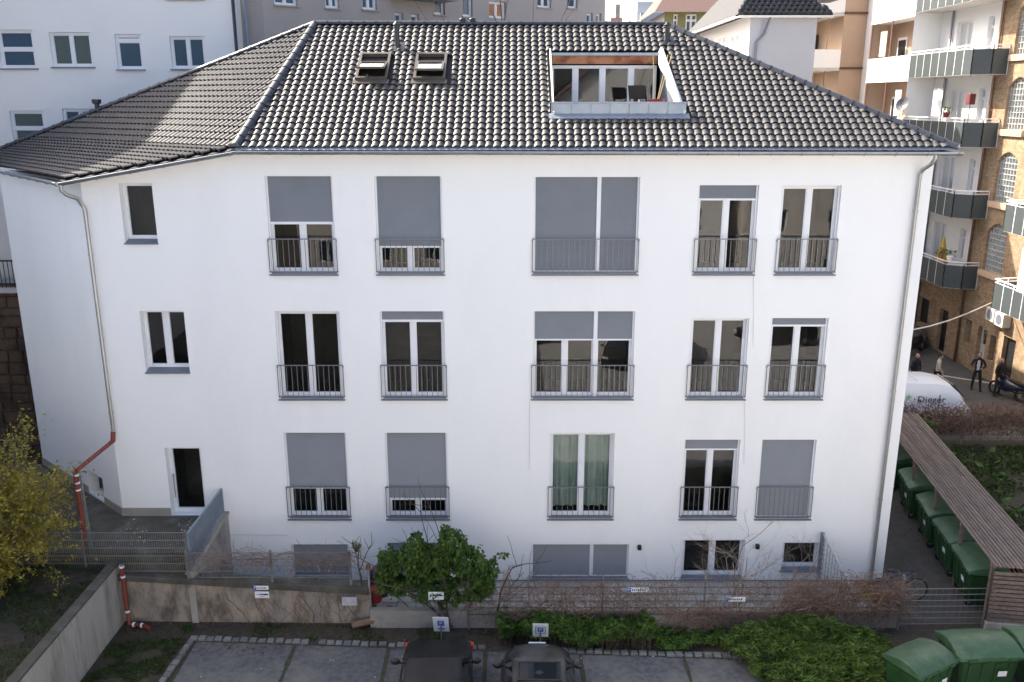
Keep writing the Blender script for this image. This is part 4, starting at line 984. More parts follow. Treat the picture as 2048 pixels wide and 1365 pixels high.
# ---- far buildings in the gap
fy = thing('far_brown_roof_house', 'far house with brown tiled roof and yellow-green wall', 'building', (13,46,0))
FY_ = 46.0; FP = Pl((0,FY_,0), (1,0,0), (0,1,0)); x0 = onY(1328,60,FY_).x; x1 = x0+9; zr = onY(1380,24,FY_).z
M_YG = mat('yellow_green_plaster', (.22,.22,.10), .9, .1, 1); M_BROOF = mat('brown_roof_tiles', (.14,.085,.07), .8, .4, 6, .4, 20, stretch=(8,1,1))
fr = [FP.rect(1347,29,1356,62), FP.rect(1372,29,1394,64)]
holed_wall(FP, x0, x1, 0, zr, fr, .2).build('wall', M_YG, fy)
for rc in fr: window(FP, rc, fy, .12, splits=(.5,) if rc[1]-rc[0] > .5 else (), transoms=(.65,), gm=M_GLASSD)
m = MB(); m.poly((x0,FY_,0),(x0,FY_+8,0),(x0,FY_+8,zr),(x0,FY_,zr)); m.build('side_wall', M_GREYW, fy)
m = MB(); m.poly((x0-.9,FY_-1.0,zr-.1),(x1,FY_-1.0,zr-.1),(x1,FY_+5,zr+3.6),(x0+2,FY_+5,zr+3.6)); m.poly((x0-.9,FY_-1,zr-.1),(x0+2,FY_+5,zr+3.6),(x0-.9,FY_+9,zr-.1)); m.build('roof', M_BROOF, fy)
fw_ = thing('far_white_building', 'far white block rising beside the strip of sky', 'building', (13,70,0))
x0 = onY(1274,20,70).x; x1 = onY(1340,20,70).x; zt = onY(1300,4,70).z; m = MB(); m.box(x0,70,0,x1+4,82,zt); m.build('wall', M_WALLB, fw_)
z1 = onY(1300,34,70).z; m = MB(); m.box(x0+.3,69.4,z1-1,x1,69.98,z1+.3); m.build('balcony_band', M_GREYW, fw_)
fp = thing('far_pink_building', 'small far pinkish block below the sky gap', 'building', (9,90,0))
x0 = onY(1222,40,90).x; x1 = onY(1272,40,90).x; zt = onY(1240,36,90).z; m = MB(); m.box(x0,90,0,x1,100,zt); m.build('wall', mat('pink_plaster', (.36,.22,.19), .9, .1, 1), fp)
m = MB(); xc = (x0+x1)/2-.6; m.box(xc-.25,91,zt,xc+.25,92,zt+1.6); m.build('chimney', M_PLINTH, fp)

# ================================================================== right-hand balcony building
BXW = 22.8
M_BRICK = mat('yellow_brick', (.38,.26,.16), .9, .3, 5, .35, 14, col2=(.47,.35,.23), dirt=(.21,.13,.08), dscale=.9)
def add_brick(mt):
    n = mt.node_tree.nodes; l = mt.node_tree.links; b = n['Principled BSDF']; geo = n.new('ShaderNodeNewGeometry'); sp = n.new('ShaderNodeSeparateXYZ'); cb = n.new('ShaderNodeCombineXYZ')
    l.new(geo.outputs['Position'], sp.inputs[0]); l.new(sp.outputs['Y'], cb.inputs[0]); l.new(sp.outputs['Z'], cb.inputs[1])
    bt = n.new('ShaderNodeTexBrick'); bt.inputs['Scale'].default_value = 1.0; bt.inputs['Brick Width'].default_value = .26; bt.inputs['Row Height'].default_value = .08; bt.inputs['Mortar Size'].default_value = .01
    bt.inputs['Color1'].default_value = (1,1,1,1); bt.inputs['Color2'].default_value = (.72,.68,.62,1); bt.inputs['Mortar'].default_value = (.75,.75,.72,1)
    l.new(cb.outputs[0], bt.inputs[0])
    src = b.inputs['Base Color'].links[0].from_socket; mx = n.new('ShaderNodeMix'); mx.data_type = 'RGBA'; mx.blend_type = 'MULTIPLY'; mx.inputs[0].default_value = 1
    l.new(src, mx.inputs[6]); l.new(bt.outputs[0], mx.inputs[7]); l.new(mx.outputs[2], b.inputs['Base Color'])
add_brick(M_BRICK)
rb_ = thing('brick_balcony_building', 'yellow brick apartment building with white loggias and grey panelled balconies', 'building', (26,26,0))
RP = Pl((BXW,0,0), (0,1,0), (1,0,0))          # a = Y
YB, YW = 21.4, 27.4
wc = 19.15
arch = [(wc-.85, wc+.85, z0, z0+2.35) for z0 in (1.75-.2+3.3*0+3.35, 8.3, 11.6, 14.9)]
arch = [(wc-.85, wc+.85, z0, z0+2.3) for z0 in (5.05, 8.35, 11.65, 14.95)]
doors = [(18.75,19.55,.02,2.35), (16.3,17.3,.02,2.45), (17.9,18.4,.95,2.2)]
low = [(20.2,20.8,1.2,2.4)]
holed_wall(RP, 8.0, YB, 0, 21, arch + doors + low, .28).build('brick_wall', M_BRICK, rb_)
M_JNT = mat('block_joint', (.46,.47,.45), .8, .08)
M_BLK = mat('glass_block', (.42,.45,.43), .2, .15, 6, spec=.6)
for h in arch:
    # segmental head: brick filler above a curve
    m = MB(); n = 10
    for k in range(n):
        t0, t1 = k/n*2-1, (k+1)/n*2-1; c0 = h[3]-.42*t0*t0 if True else 0; c1 = h[3]-.42*t1*t1
        a0_, a1_ = wc+.85*t0, wc+.85*t1
        m.poly(RP(a0_,c0,.004), RP(a1_,c1,.004), RP(a1_,h[3],.004), RP(a0_,h[3],.004)); m.poly(RP(a0_,c0,.004), RP(a1_,c1,.004), RP(a1_,c1,.27), RP(a0_,c0,.27))
    m.build('arch_head', M_BRICK, rb_)
    gw = MB().poly(RP(h[0],h[2],.2), RP(h[1],h[2],.2), RP(h[1],h[3],.2), RP(h[0],h[3],.2)).build('glass_block_window', M_GREENB, rb_)
    for k in range(8):
        a = h[0] + (h[1]-h[0])*k/7; m = MB(); RP.ob(m, a-.014, a+.014, h[2], h[3], .14, .195); m.build('joint', M_JNT, gw)
    for k in range(10):
        z = h[2] + (h[3]-h[2])*k/9; m = MB(); RP.ob(m, h[0], h[1], z-.014, z+.014, .145, .193); m.build('joint', M_JNT, gw)
    m = MB(); RP.ob(m, h[0]-.15, h[1]+.15, h[2]-.28, h[2]-.004, -.14, -.003); m.build('sill', mat('sand_sill', (.50,.36,.24), .9, .1, 3), rb_)
M_DOORW = mat('pale_door', (.45,.44,.42), .6, .1, 3)
for k, h in enumerate(doors + low):
    m = MB(); RP.ob(m, h[0], h[1], h[2], h[3], .2, .26); d_ = m.build('door' if k < 2 else 'small_window', (M_DOORW, M_BLACK, M_GREENB, M_GLASSD)[k], rb_)
    if k == 0: m = MB(); RP.ob(m, h[0]+.2, h[1]-.2, 1.5, 2.2, .18, .198); m.build('pane', M_GLASSD, d_)
# white part behind the balconies, loggia blocks further back
ZS = [4.15, 7.6, 10.95, 14.25, 17.55]
wh = []
for z in ZS:
    wh += [(22.0,22.55,z+.95,z+2.55), (24.0,25.6,z+.05,z+2.55)]
holed_wall(RP, YB, YW, 3.96, 21, wh, .25).build('white_wall', M_WALL, rb_)
holed_wall(RP, YB, YW, 0, 3.96, [(22.6,23.5,.02,2.3),(24.8,26.0,1.0,2.4)], .25).build('brick_wall', M_BRICK, rb_)
for h in ((22.6,23.5,.02,2.3),(24.8,26.0,1.0,2.4)): m = MB(); RP.ob(m, h[0], h[1], h[2], h[3], .18, .24); m.build('door' if h[2] < .5 else 'small_window', M_BLACK, rb_)
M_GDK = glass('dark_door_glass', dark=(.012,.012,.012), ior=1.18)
for h in wh: window(RP, h, rb_, .2, splits=() if h[1]-h[0] < 1 else (.5,), transoms=(.7,) if h[1]-h[0] < 1 else (), gm=M_GDK, fw=.07)
M_GPAN = mat('balcony_panel', (.062,.074,.078), .5, .06, 2, rnd=.04, spec=.3)
M_SLAB = mat('balcony_slab', (.55,.53,.50), .8, .1, 2)
def balcony(path, z, hgt=1.0, pw=.80, ret=None):
    """path: plan points of the outer edge; panels each ~pw wide"""
    pts = [Vector((p[0],p[1],0)) for p in path]
    m = MB(); wall = [Vector((BXW,pts[-1].y,0)), Vector((BXW,pts[0].y,0))]; ring = pts + wall
    m.loft([[ (p.x,p.y,z-.16) for p in ring], [(p.x,p.y,z) for p in ring]]); sb = m.build('balcony', M_SLAB, rb_)
    for a, b_ in zip(pts[:-1], pts[1:]):
        L = (b_-a).length; n = max(1, round(L/pw)); d = (b_-a)/L; nn = Vector((d.y,-d.x,0))
        for k in range(n):
            p = a + d*(L*k/n+.02); q_ = a + d*(L*(k+1)/n-.02); c = (p+q_)/2
            MB().obox((c.x,c.y,z+.42), (q_-p)/2, nn*.012, (0,0,.56)).build('panel', M_GPAN, sb)
        for k in range(n+1):
            p = a + d*(L*k/n); MB().bar((p.x,p.y,z-.14), (p.x,p.y,z+1.16), .035).build('post', M_WHITE, sb)
        MB().bar((a.x,a.y,z+1.16), (b_.x,b_.y,z+1.16), .06, .05).build('handrail', M_WHITE, sb)
        MB().bar((a.x,a.y,z+1.02), (b_.x,b_.y,z+1.02), .035, .03).build('rail', M_WHITE, sb)
    return sb
for z in ZS: balcony([(21.35,YW-.02),(21.35,20.75),(22.05,20.3),(22.78,20.3)], z)
for z in (4.15, 7.6): balcony([(21.35,16.3),(21.35,9.2),(22.78,9.0)], z) if False else balcony([(22.78,16.6),(21.45,16.3),(21.35,9.4),(22.78,9.2)], z)
# white column of the nearer bay
m = MB(); m.box(22.2,8.0,4.0,BXW-.004,15.9,21); m.build('near_bay', M_WALL, rb_)
# drain pipes
for (yy) in (21.2, 26.0):
    m = MB(); m.tube([(BXW-.1,yy,0),(BXW-.1,yy,21)], .06, 8); m.build('downpipe', M_SILL if yy > 22 else mat('brown_pipe', (.16,.09,.06), .6, .15), rb_, smooth=True)
# loggia block
M_PEACH = mat('peach_plaster', (.43,.32,.235), .9, .07, .7, .1, 40, spec=.2)
def loggia(y0, y1, xf, tops, inner, endm):
    e = MB(); e.poly((xf,y0,0),(BXW+.2,y0,0),(BXW+.2,y0,21),(xf,y0,21)); e.build('loggia_end_wall', endm, rb_)
    b_ = MB(); b_.poly((BXW-.15,y0,0),(BXW-.15,y1,0),(BXW-.15,y1,21),(BXW-.15,y0,21)); b_.poly((xf,y1,0),(BXW,y1,0),(BXW,y1,21),(xf,y1,21)); b_.build('loggia_back_wall', inner, rb_)
    for z in tops:
        m = MB(); m.box(xf,y0+.004,z-.3,xf+.14,y1-.004,z+1.05); m.box(xf+.14,y0+.004,z-.28,BXW-.16,y1-.004,z-.02); m.build('loggia_parapet', M_WALL, rb_)
        for yy in (y0+.06, (y0+y1)/2, y1-.06): MB().box(xf+.02,yy-.03,z+1.05,xf+.08,yy+.03,z+3.0).build('loggia_post', mat('rust_brown_steel', (.20,.10,.08), .6, .2), rb_)
        for (ya, yb) in ((y0+.6,y0+1.4),(y1-2.2,y1-1.0)):
            m = MB(); m.box(BXW-.2,ya,z,BXW-.155,yb,z+2.2); d_ = m.build('loggia_door', M_PVC, rb_); MB().box(BXW-.206,ya+.1,z+.5,BXW-.2005,yb-.1,z+2.05).build('pane', M_GLASSD, d_)
loggia(YW, 33.2, 21.35, ZS, M_PEACH, M_WALL)
m = MB(); m.poly((22.3,33.2,0),(22.3,36.5,0),(22.3,36.5,21),(22.3,33.2,21)); m.build('stair_wall', M_WALL, rb_)
for z in (7.0,10.4,13.6,16.8):
    MB().box(22.24,34.0,z,22.296,34.8,z+1.7).build('stair_window', M_PEACH, rb_)
# far loggia stack: openings towards the yard, peach pier on its right
for z in (5.1,8.4,11.7,15.0,18.3):
    m = MB(); m.box(18.9,36.5,z-.05,20.85,36.64,z+1.05); m.build('loggia_parapet', M_WALL, rb_)
    m = MB(); m.box(18.9,36.645,z-.05,19.04,41,z+1.05); m.build('loggia_parapet', M_WALL, rb_)
    m = MB(); m.box(18.92,36.52,z-.25,22.3,41,z-.054); m.build('loggia_slab', M_SLAB, rb_)
    for xx in (18.93, 19.9): m = MB(); m.box(xx,36.53,z+1.05,xx+.05,36.58,z+3.04); m.build('loggia_post', mat('rust_brown_steel', (.20,.10,.08), .6, .2), rb_)
    m = MB(); m.box(20.0,40.9,z,20.8,40.99,z+2.2); m.build('loggia_door', M_GLASSD, rb_)
    m = MB(); m.box(20.86,36.40,z-.16,22.6,36.495,z-.02); m.build('band', mat('brown_band', (.10,.06,.045), .7, .2), rb_)
m = MB(); m.box(20.85,36.5,0,22.6,41,21); m.build('peach_pier', M_PEACH, rb_)
m = MB(); m.poly((18.9,41,0),(22.6,41,0),(22.6,41,21),(18.9,41,21)); m.build('loggia_back_wall', M_PEACH, rb_)
MB().box(21.0,8,21.004,30,43,21.5).build('roof', M_BROOF, rb_)
# balcony life
r = thing('closed_parasol', 'closed yellow parasol on a shaded corner balcony', 'parasol', (21.9,22.3,4.16))
MB().tube([(21.9,22.3,4.15),(21.9,22.3,6.3)], .025, 6).build('pole', M_ROD, r)
MB().loft([[(21.9+rr*math.cos(2*math.pi*k/10)*(1+.25*(k%2)), 22.3+rr*math.sin(2*math.pi*k/10)*(1+.25*(k%2)), zz) for k in range(10)] for zz, rr in ((4.9,.26),(5.2,.24),(5.8,.12),(6.3,.03))]).build('canopy', mat('yellow_cloth', (.55,.36,.05), .8, .1), r)
def dish(p, label, mt=M_WHITE):
    p = Vector(p); r = thing('satellite_dish', label, 'satellite dish', p); d = Vector((-.8,-.5,.35)).normalized(); a = d.orthogonal().normalized(); b_ = d.cross(a); c = p+Vector((0,0,.55)); n = 14
    MB().loft([[c + d*(.16*(rr/.38)**2) + (a*math.cos(2*math.pi*k/n)+b_*math.sin(2*math.pi*k/n))*rr for k in range(n)] for rr in (.03,.15,.27,.38)], cap=False).build('reflector', mt, r, smooth=True)
    MB().tube([p, c-d*.02], .025, 6).build('mast', M_ROD, r); MB().tube([c+(a*0-Vector((0,0,.3))), c+d*.42], .015, 5).build('feed_arm', M_ROD, r); return r
dish((21.2,27.2,12.15), 'grey satellite dish clamped to the white loggia parapet corner', M_RAIL)
dish((18.95,37.2,16.05), 'white satellite dish on the peach loggia')
# pots on balcony rails
M_TERRA = mat('terracotta', (.35,.15,.08), .8, .15); M_LEAF0 = mat('pot_leaves', (.07,.11,.03), .7, .3, 8)
for k, (x, y, z, lab) in enumerate(((21.5,21.6,5.33,'terracotta pot with dry plant on the shaded corner balcony rail'),(21.6,20.9,5.33,'white flower box on the shaded corner balcony'),(21.55,23.0,12.13,'small pink flower pot on the upper balcony rail'))):
    r = thing('flower_pot', lab, 'flower pot', (x,y,z)); n = 10
    MB().loft([[(x+rr*math.cos(2*math.pi*i/n), y+rr*1.4*math.sin(2*math.pi*i/n), z+zz) for i in range(n)] for zz, rr in ((0,.10),(.2,.14),(.22,.12))]).build('pot', (M_TERRA, M_WHITE, M_REDP)[k], r)
    m = MB()
    for _ in range(60):
        c = Vector((x+U(-.2,.2), y+U(-.25,.25), z+.2+U(0,.3))); a = Vector((U(-1,1),U(-1,1),U(-1,1))).normalized()*.05; b_ = a.orthogonal().normalized()*.04; m.poly(c-a,c+b_,c+a,c-b_)
    m.build('leaves', M_LEAF0, r)
# washing, chairs and screens on the balconies
M_SHEET = mat('washing_white', (.75,.75,.76), .8, .04); M_RED2 = mat('red_cloth', (.14,.03,.03), .8, .1)
for (y, z, x, mt_, lab) in ((28.6,12.0,21.6,M_SHEET,'white sheet hung to dry in the white loggia above the ridge end'),(24.6,12.05,21.95,M_SHEET,'white towel drying on an upper grey balcony'),(31.5,15.3,21.6,mat('beige_cloth', (.42,.36,.30), .8, .1),'beige cloth hung in the top loggia')):
    m = MB(); n = 12
    for k in range(n):
        ya, yb = y+.9*k/n, y+.9*(k+1)/n; f_ = lambda t: x + .05*math.sin(t*9)
        m.poly((f_(ya),ya,z+.1),(f_(yb),yb,z+.1),(f_(yb),yb,z+1.5),(f_(ya),ya,z+1.5))
    m.build('washing', mt_, None, smooth=True, label=lab, cat='laundry')
for (y, z, lab) in ((23.4,10.97,'dark chair on the balcony level with the ridge end'),(22.6,7.62,'dark chair on the balcony above the closed parasol'),(25.2,14.27,'dark chair on the topmost visible balcony')):
    r = chair(21.9, y, z, U(0,3)); r['label'] = lab; r['category'] = 'chair'
r = thing('red_sunshade', 'furled dark red sunshade on an upper grey balcony', 'sunshade', (22.1,21.9,11.0)); MB().tube([(22.1,21.9,11.0),(22.1,21.9,13.3)], .025, 6).build('pole', M_ROD, r); MB().box(21.95,21.7,12.75,22.25,22.1,13.25).build('canopy', M_RED2, r, bevel=.04)
# air conditioners, clothes line, wall lamp
for (y, z, lab) in ((17.25,2.9,'pale air-conditioning unit on the brick wall nearer the doorway'),(18.05,2.95,'pale air-conditioning unit beside another on the brick wall')):
    r = thing('air_conditioner', lab, 'air conditioner', (22.6,y,z)); m = MB(); m.box(22.40,y-.36,z,22.78,y+.36,z+.62); m.build('case', M_SLAB, r, bevel=.02); n = 16
    MB().tube([(22.39,y,z+.31),(22.398,y,z+.31)], .24, n).build('fan_grille', M_SILL, r); MB().box(22.5,y-.3,z-.08,22.79,y-.25,z-.003).build('bracket', M_RAIL, r)
p, q_ = Vector((XR+.1,9.3,5.0)), Vector((22.7,17.6,4.2)); MB().tube([p.lerp(q_,t/10) - Vector((0,0,.9*math.sin(math.pi*t/10))) for t in range(11)], .03, 6).build('overhead_cable', M_SLAB, None, label='pale cable slung from the house to the brick building', cat='cable')

# ================================================================== across the yard (behind the viewpoint, seen mirrored in the panes)
ob_ = thing('opposite_house', 'pale gabled house across the car park', 'building', (8,-46,0))
OY = -37.0
OP = Pl((0,OY,0), (1,0,0), (0,-1,0)); hs_ = [(x, x+1.1, z, z+1.6) for x in (5.0,8.4,11.8) for z in (1.2,4.4,7.6,10.6)]
m = holed_wall(OP, 3.5, 14.5, 0, 13.2, hs_, .2); m.poly((3.5,OY,13.2),(14.5,OY,13.2),(9,OY,17.8)); m.poly((14.5,OY,0),(14.5,OY-14,0),(14.5,OY-14,13.2),(14.5,OY,13.2)); m.poly((3.5,OY,0),(3.5,OY-14,0),(3.5,OY-14,13.2),(3.5,OY,13.2)); m.build('wall', M_WALL, ob_)
for h in hs_: window(OP, h, ob_, .15, gm=M_GLASSD)
m = MB(); m.poly((2.9,OY+.5,12.8),(9,OY+.5,18.1),(9,OY-14,18.1),(2.9,OY-14,12.8)); m.poly((15.1,OY+.5,12.8),(9,OY+.5,18.1),(9,OY-14,18.1),(15.1,OY-14,12.8)); m.build('roof', M_BROOF, ob_)
M_BEI2 = mat('beige_render', (.64,.61,.56), .9, .06, .5)
def block(x0, x1, y, h, lab):
    b2 = thing('opposite_block', lab, 'building', ((x0+x1)/2,y-6,0)); OP2 = Pl((0,y,0), (1,0,0), (0,-1,0)); n = int((x1-x0-2)/4)
    hs2 = [(x0+1.5+4*k, x0+2.8+4*k, z, z+1.6) for k in range(n) for z in (1.2,4.4,7.6,10.8,14.0) if z+2 < h]
    m = holed_wall(OP2, x0, x1, 0, h, hs2, .2); m.poly((x0,y,0),(x0,y-12,0),(x0,y-12,h),(x0,y,h)); m.poly((x0,y,h),(x1,y,h),(x1,y-12,h),(x0,y-12,h)); m.poly((x1,y,0),(x1,y-12,0),(x1,y-12,h),(x1,y,h)); m.build('wall', M_BEI2, b2)
    for h_ in hs2: window(OP2, h_, b2, .15, gm=M_GLASSD)
block(-16, 3.2, OY-6, 17, 'beige block set back across the car park')
block(15.5, 46, OY+1, 18, 'long beige block across the car park beside the gabled house')
m = MB(); m.poly((1.5,-70,.012),(70,-70,.012),(70,-7.4,.012),(1.5,-7.4,.012)); m.build('bounce_gravel', mat('pale_gravel', (.42,.415,.40), .95, .15, 3, .2, 60), None, label='pale gravel added unseen across the car park to bounce sunlight', kind='structure')  # pale sheet added out of view to bounce sun onto the facade
# ---- dark gap on the far left: stone wall, blue-grey balcony
M_STONE = mat('brown_rubble_stone', (.10,.065,.045), .95, .45, 1.6, .7, 6, dirt=(.03,.022,.016), dscale=1.2)
sw_ = thing('rubble_wall', 'dark brown rubble stone wall in the gap left of the white house', 'wall', (-17,8,0))
m = MB(); m.box(-18.9,7.6,0,-15.4,8.4,6.6); m.build('backing', M_STONE, sw_)
z = .2
while z < 6.5:
    h = U(.28,.48); y = -18.85
    while y < -15.5:
        l_ = U(.4,.85); c = Vector((y+l_/2,7.58,z+h/2)); MB().obox(c, Vector((l_/2-.02,0,0)), Vector((0,U(.04,.1),0)), Vector((0,0,h/2-.02))).build('stone', M_STONE, sw_, bevel=.03); y += l_
    z += h
bl = thing('shaded_balcony', 'blue-grey railed balcony in shade above the rubble wall', 'balcony', (-17,8,6.6))
MB().box(-18.9,7.3,6.62,-15.4,8.6,6.8).build('slab', M_GREYW, bl); MB().box(-18.9,7.32,7.7,-15.4,7.37,7.75).build('top_rail', M_BLACK, bl)
for k in range(24): MB().box(-18.8+k*.145,7.33,6.8,-18.78+k*.145,7.35,7.7).build('bar', M_BLACK, bl)
MB().box(-18.9,9.2,6.7,-15.4,9.3,10.3).build('back_panel', M_WALLB, bl)
# ================================================================== vegetation
def leafmat(name, col, col2, rough=.55):
    return mat(name, col, rough, .4, 5, col2=col2, contrast=.18, trans=.3, spec=.4)
def leaf(m, c, size, d=None, asp=.5):
    d = (d or Vector((U(-1,1),U(-1,1),U(-.8,1)))).normalized(); s = d.orthogonal().normalized(); s = (Matrix.Rotation(U(0,6.28),3,d) @ s)*size*asp*.5; d = d*size*.5
    fold = s.cross(d).normalized()*size*.08
    m.poly(c-d, c+s+fold, c+d, c-s+fold)
def twig(m, p, d, L, r, depth, wob=.35, n=4, split=2, gravity=0.0, tips=None):
    pts = [p]; d = d.normalized()
    for k in range(n):
        d = (d + Vector((U(-1,1),U(-1,1),U(-1,1)))*wob*.5 + Vector((0,0,-gravity))).normalized(); pts.append(pts[-1] + d*L/n)
    m.tube(pts, [r*(1-.55*k/n) for k in range(n+1)], 3 if r < .008 else 5, cap=False)
    if tips is not None: tips.extend(pts[1:])
    if depth > 0:
        for _ in range(split):
            k = random.randint(1, n); dd = (d + Vector((U(-1,1),U(-1,1),U(-.6,1)))*.9).normalized(); twig(m, pts[k], dd, L*U(.5,.75), r*.55, depth-1, wob, n, split, gravity, tips)
M_BARK = mat('bark', (.085,.065,.048), .95, .35, 9, .5, 30)
M_TWIG = mat('pale_twig', (.26,.21,.165), .9, .3, 8)
M_VINE = mat('brown_vine', (.17,.10,.07), .95, .4, 6, col2=(.30,.20,.15))
M_VINEL = mat('dry_vine_leaf', (.12,.065,.04), .9, .5, 7, col2=(.20,.11,.06), trans=.2)
M_GREEN = leafmat('shrub_leaf', (.04,.085,.014), (.11,.20,.028))
M_HEDGE = leafmat('hedge_leaf', (.04,.095,.012), (.115,.21,.03))
M_FORS = leafmat('forsythia_leaf', (.125,.125,.018), (.46,.38,.045))
M_GRASS = leafmat('grass_blade', (.03,.06,.012), (.07,.12,.02))
# leafy climbing shrub on the fence
def leafy_shrub(name, label, base, blobs, nleaf, size, lm, stems=5, twl=0.9, droop=0.0):
    r = thing(name, label, 'shrub', base); m = MB(); base = Vector(base); tips = []
    for k in range(stems):
        c = Vector(random.choice(blobs)[:3]); d = (c-base); twig(m, base + Vector((U(-.12,.12),U(-.1,.1),0)), d, d.length*U(.75,1.0), .03, 2, .35, 5, 3, 0, tips)
    m.build('stems', M_BARK, r)
    m = MB(); tot = sum(b[3]*b[4]*b[5] for b in blobs)
    for (x,y,z,rx,ry,rz) in blobs:
        for _ in range(int(nleaf*rx*ry*rz/tot)):
            v = Vector((random.gauss(0,1),random.gauss(0,1),random.gauss(0,1))).normalized()*(U(.35,1)**.5)
            f = 1 + .35*noise.noise((x*2+v.x*2.2, y*2+v.y*2.2, z*2+v.z*2.2)); c = Vector((x+v.x*rx*f, y+v.y*ry*f, z+v.z*rz*f))
            if noise.noise(c*3.1) < -.25: continue
            leaf(m, c, size*U(.6,1.3), Vector((v.x*.6+U(-.6,.6), v.y*.6-.35+U(-.5,.5), U(-.6,.5)-droop)), .55)
    m.build('foliage', lm, r, kind='stuff')
    return r
P = lambda x,y,Y: onY(x,y,Y)
bl = []
for (px,py,rx,rz) in ((785,1128,.40,.26),(835,1115,.5,.38),(905,1088,.38,.34),(865,1125,.55,.42),(935,1125,.48,.45),(965,1150,.32,.34),(810,1150,.45,.26),(870,1168,.5,.24),(930,1175,.42,.26),(770,1108,.18,.14),(985,1140,.16,.2),(890,1068,.16,.14),(830,1085,.2,.14),(800,1172,.35,.16),(850,1182,.4,.16),(905,1190,.35,.16),(955,1182,.3,.2),(770,1140,.25,.25),(765,1165,.2,.14),(975,1170,.22,.22)):
    c = P(px,py,-2.2); bl.append((c.x,c.y,c.z,rx,.5,rz))
leafy_shrub('climbing_shrub', 'dense dark green leafy shrub climbing over the garden fence', (P(905,1180,-2.2).x,-2.35,.05), bl, 24000, .09, M_GREEN, 7, droop=.5)
bl = [(P(1005,1112,-2.3).x,-2.3,P(1005,1112,-2.3).z,.18,.12,.08)]
leafy_shrub('shrub_sprig', 'thin green leafy sprig reaching over the vine fence post', (P(985,1170,-2.3).x,-2.3,.4), bl, 60, .09, M_GREEN, 1)
c = P(713,1092,-2.2); leafy_shrub('shrub_sprig', 'small green sprig beside the black wall lamp above the ochre wall', (c.x,-2.15,1.1), [(c.x,-2.2,c.z,.12,.1,.10)], 50, .08, M_GREEN, 1)
# ground-cover hedges along the kerb
def hedge(name, label, poly, z0, hgt, n, size, lm, blade=False):
    r = thing(name, label, 'hedge', (sum(p[0] for p in poly)/len(poly), sum(p[1] for p in poly)/len(poly), 0))
    x0 = min(p[0] for p in poly); x1 = max(p[0] for p in poly); y0 = min(p[1] for p in poly); y1 = max(p[1] for p in poly)
    def inside(x, y):
        c = False; j = len(poly)-1
        for i in range(len(poly)):
            if (poly[i][1] > y) != (poly[j][1] > y) and x < (poly[j][0]-poly[i][0])*(y-poly[i][1])/(poly[j][1]-poly[i][1]) + poly[i][0]: c = not c
            j = i
        return c
    m = MB(); s = MB(); k = 0
    while k < n:
        x, y = U(x0,x1), U(y0,y1)
        if not inside(x + .18*noise.noise((x*2,y*2,5)), y + .18*noise.noise((x*2,y*2,9))): continue
        k += 1; top = z0 + hgt*(.72 + .55*noise.noise((x*1.3,y*1.3,2)) + .2*noise.noise((x*4,y*4,7))); c = Vector((x, y, z0 + (top-z0)*U(.25,1)**.45))
        if blade: leaf(m, c, size*U(.7,1.5), Vector((U(-1,1),U(-1,.6),U(-.35,.8))), .16)
        else: leaf(m, c, size*U(.6,1.3), Vector((U(-1,1),U(-1,.7),U(-.5,.7))), .45)
        if k % 25 == 0: s.tube([(x,y,0), (x+U(-.1,.1),y+U(-.1,.1),top*.9)], .006, 3, cap=False)
    m.build('foliage', lm, r, kind='stuff'); s.build('stems', M_BARK, r, kind='stuff'); return r
z_ = lambda px,py: (onZ(px,py,.3).x, onZ(px,py,.3).y)
hedge('box_hedge', 'low bright green hedge below the vine fence behind the rounded car', [(-.35,-2.5),(3.3,-2.52),(3.55,-3.3),(1.7,-3.42),(-.3,-3.2)], 0, .80, 17000, .11, M_HEDGE)
hedge('bamboo_hedge', 'feathery light green bamboo hedge beside the front bins', [(5.4,-3.0),(6.2,-2.6),(7.6,-2.7),(9.3,-3.2),(8.7,-4.2),(8.0,-5.6),(6.2,-5.9),(5.7,-4.6),(5.0,-3.5)], 0, .74, 14000, .19, leafmat('bamboo_leaf', (.055,.11,.016), (.16,.25,.04)), True)
hedge('weed_clump', 'loose green weeds between two hedges at the kerb', [(3.5,-2.5),(5.3,-2.6),(5.0,-3.3),(3.5,-3.4)], 0, .28, 1800, .12, M_HEDGE)
# yellow forsythia at the left edge
def bush(name, label, base, R_, H, n, lm, tm, stems=26, lsz=.06):
    r = thing(name, label, 'shrub', base); base = Vector(base); m = MB(); tips = []
    for k in range(stems):
        a = U(0,6.28); d = Vector((math.cos(a)*U(.2,1), math.sin(a)*U(.2,.9), U(.8,1.7))); twig(m, base + Vector((U(-.3,.3),U(-.3,.3),0)), d, H*U(.6,1.0), .016, 3, .3, 5, 3, .04, tips)
    m.build('stems', tm, r)
    m = MB()
    for _ in range(n):
        c = random.choice(tips) + Vector((random.gauss(0,.07),random.gauss(0,.07),random.gauss(0,.07))); leaf(m, c, lsz*U(.6,1.4), None, .5)
    m.build('foliage', lm, r, kind='stuff'); return r
bush('forsythia_bush', 'yellow flowering forsythia bush by the left end of the mesh fence', (-13.2,-2.75,1.5), 1, 2.4, 52000, M_FORS, M_TWIG, 90, .085)
bush('forsythia_bush', 'smaller olive-yellow bush in front of the big forsythia', (-13.2,-3.9,1.45), 1, 1.45, 20000, M_FORS, M_TWIG, 44, .08)
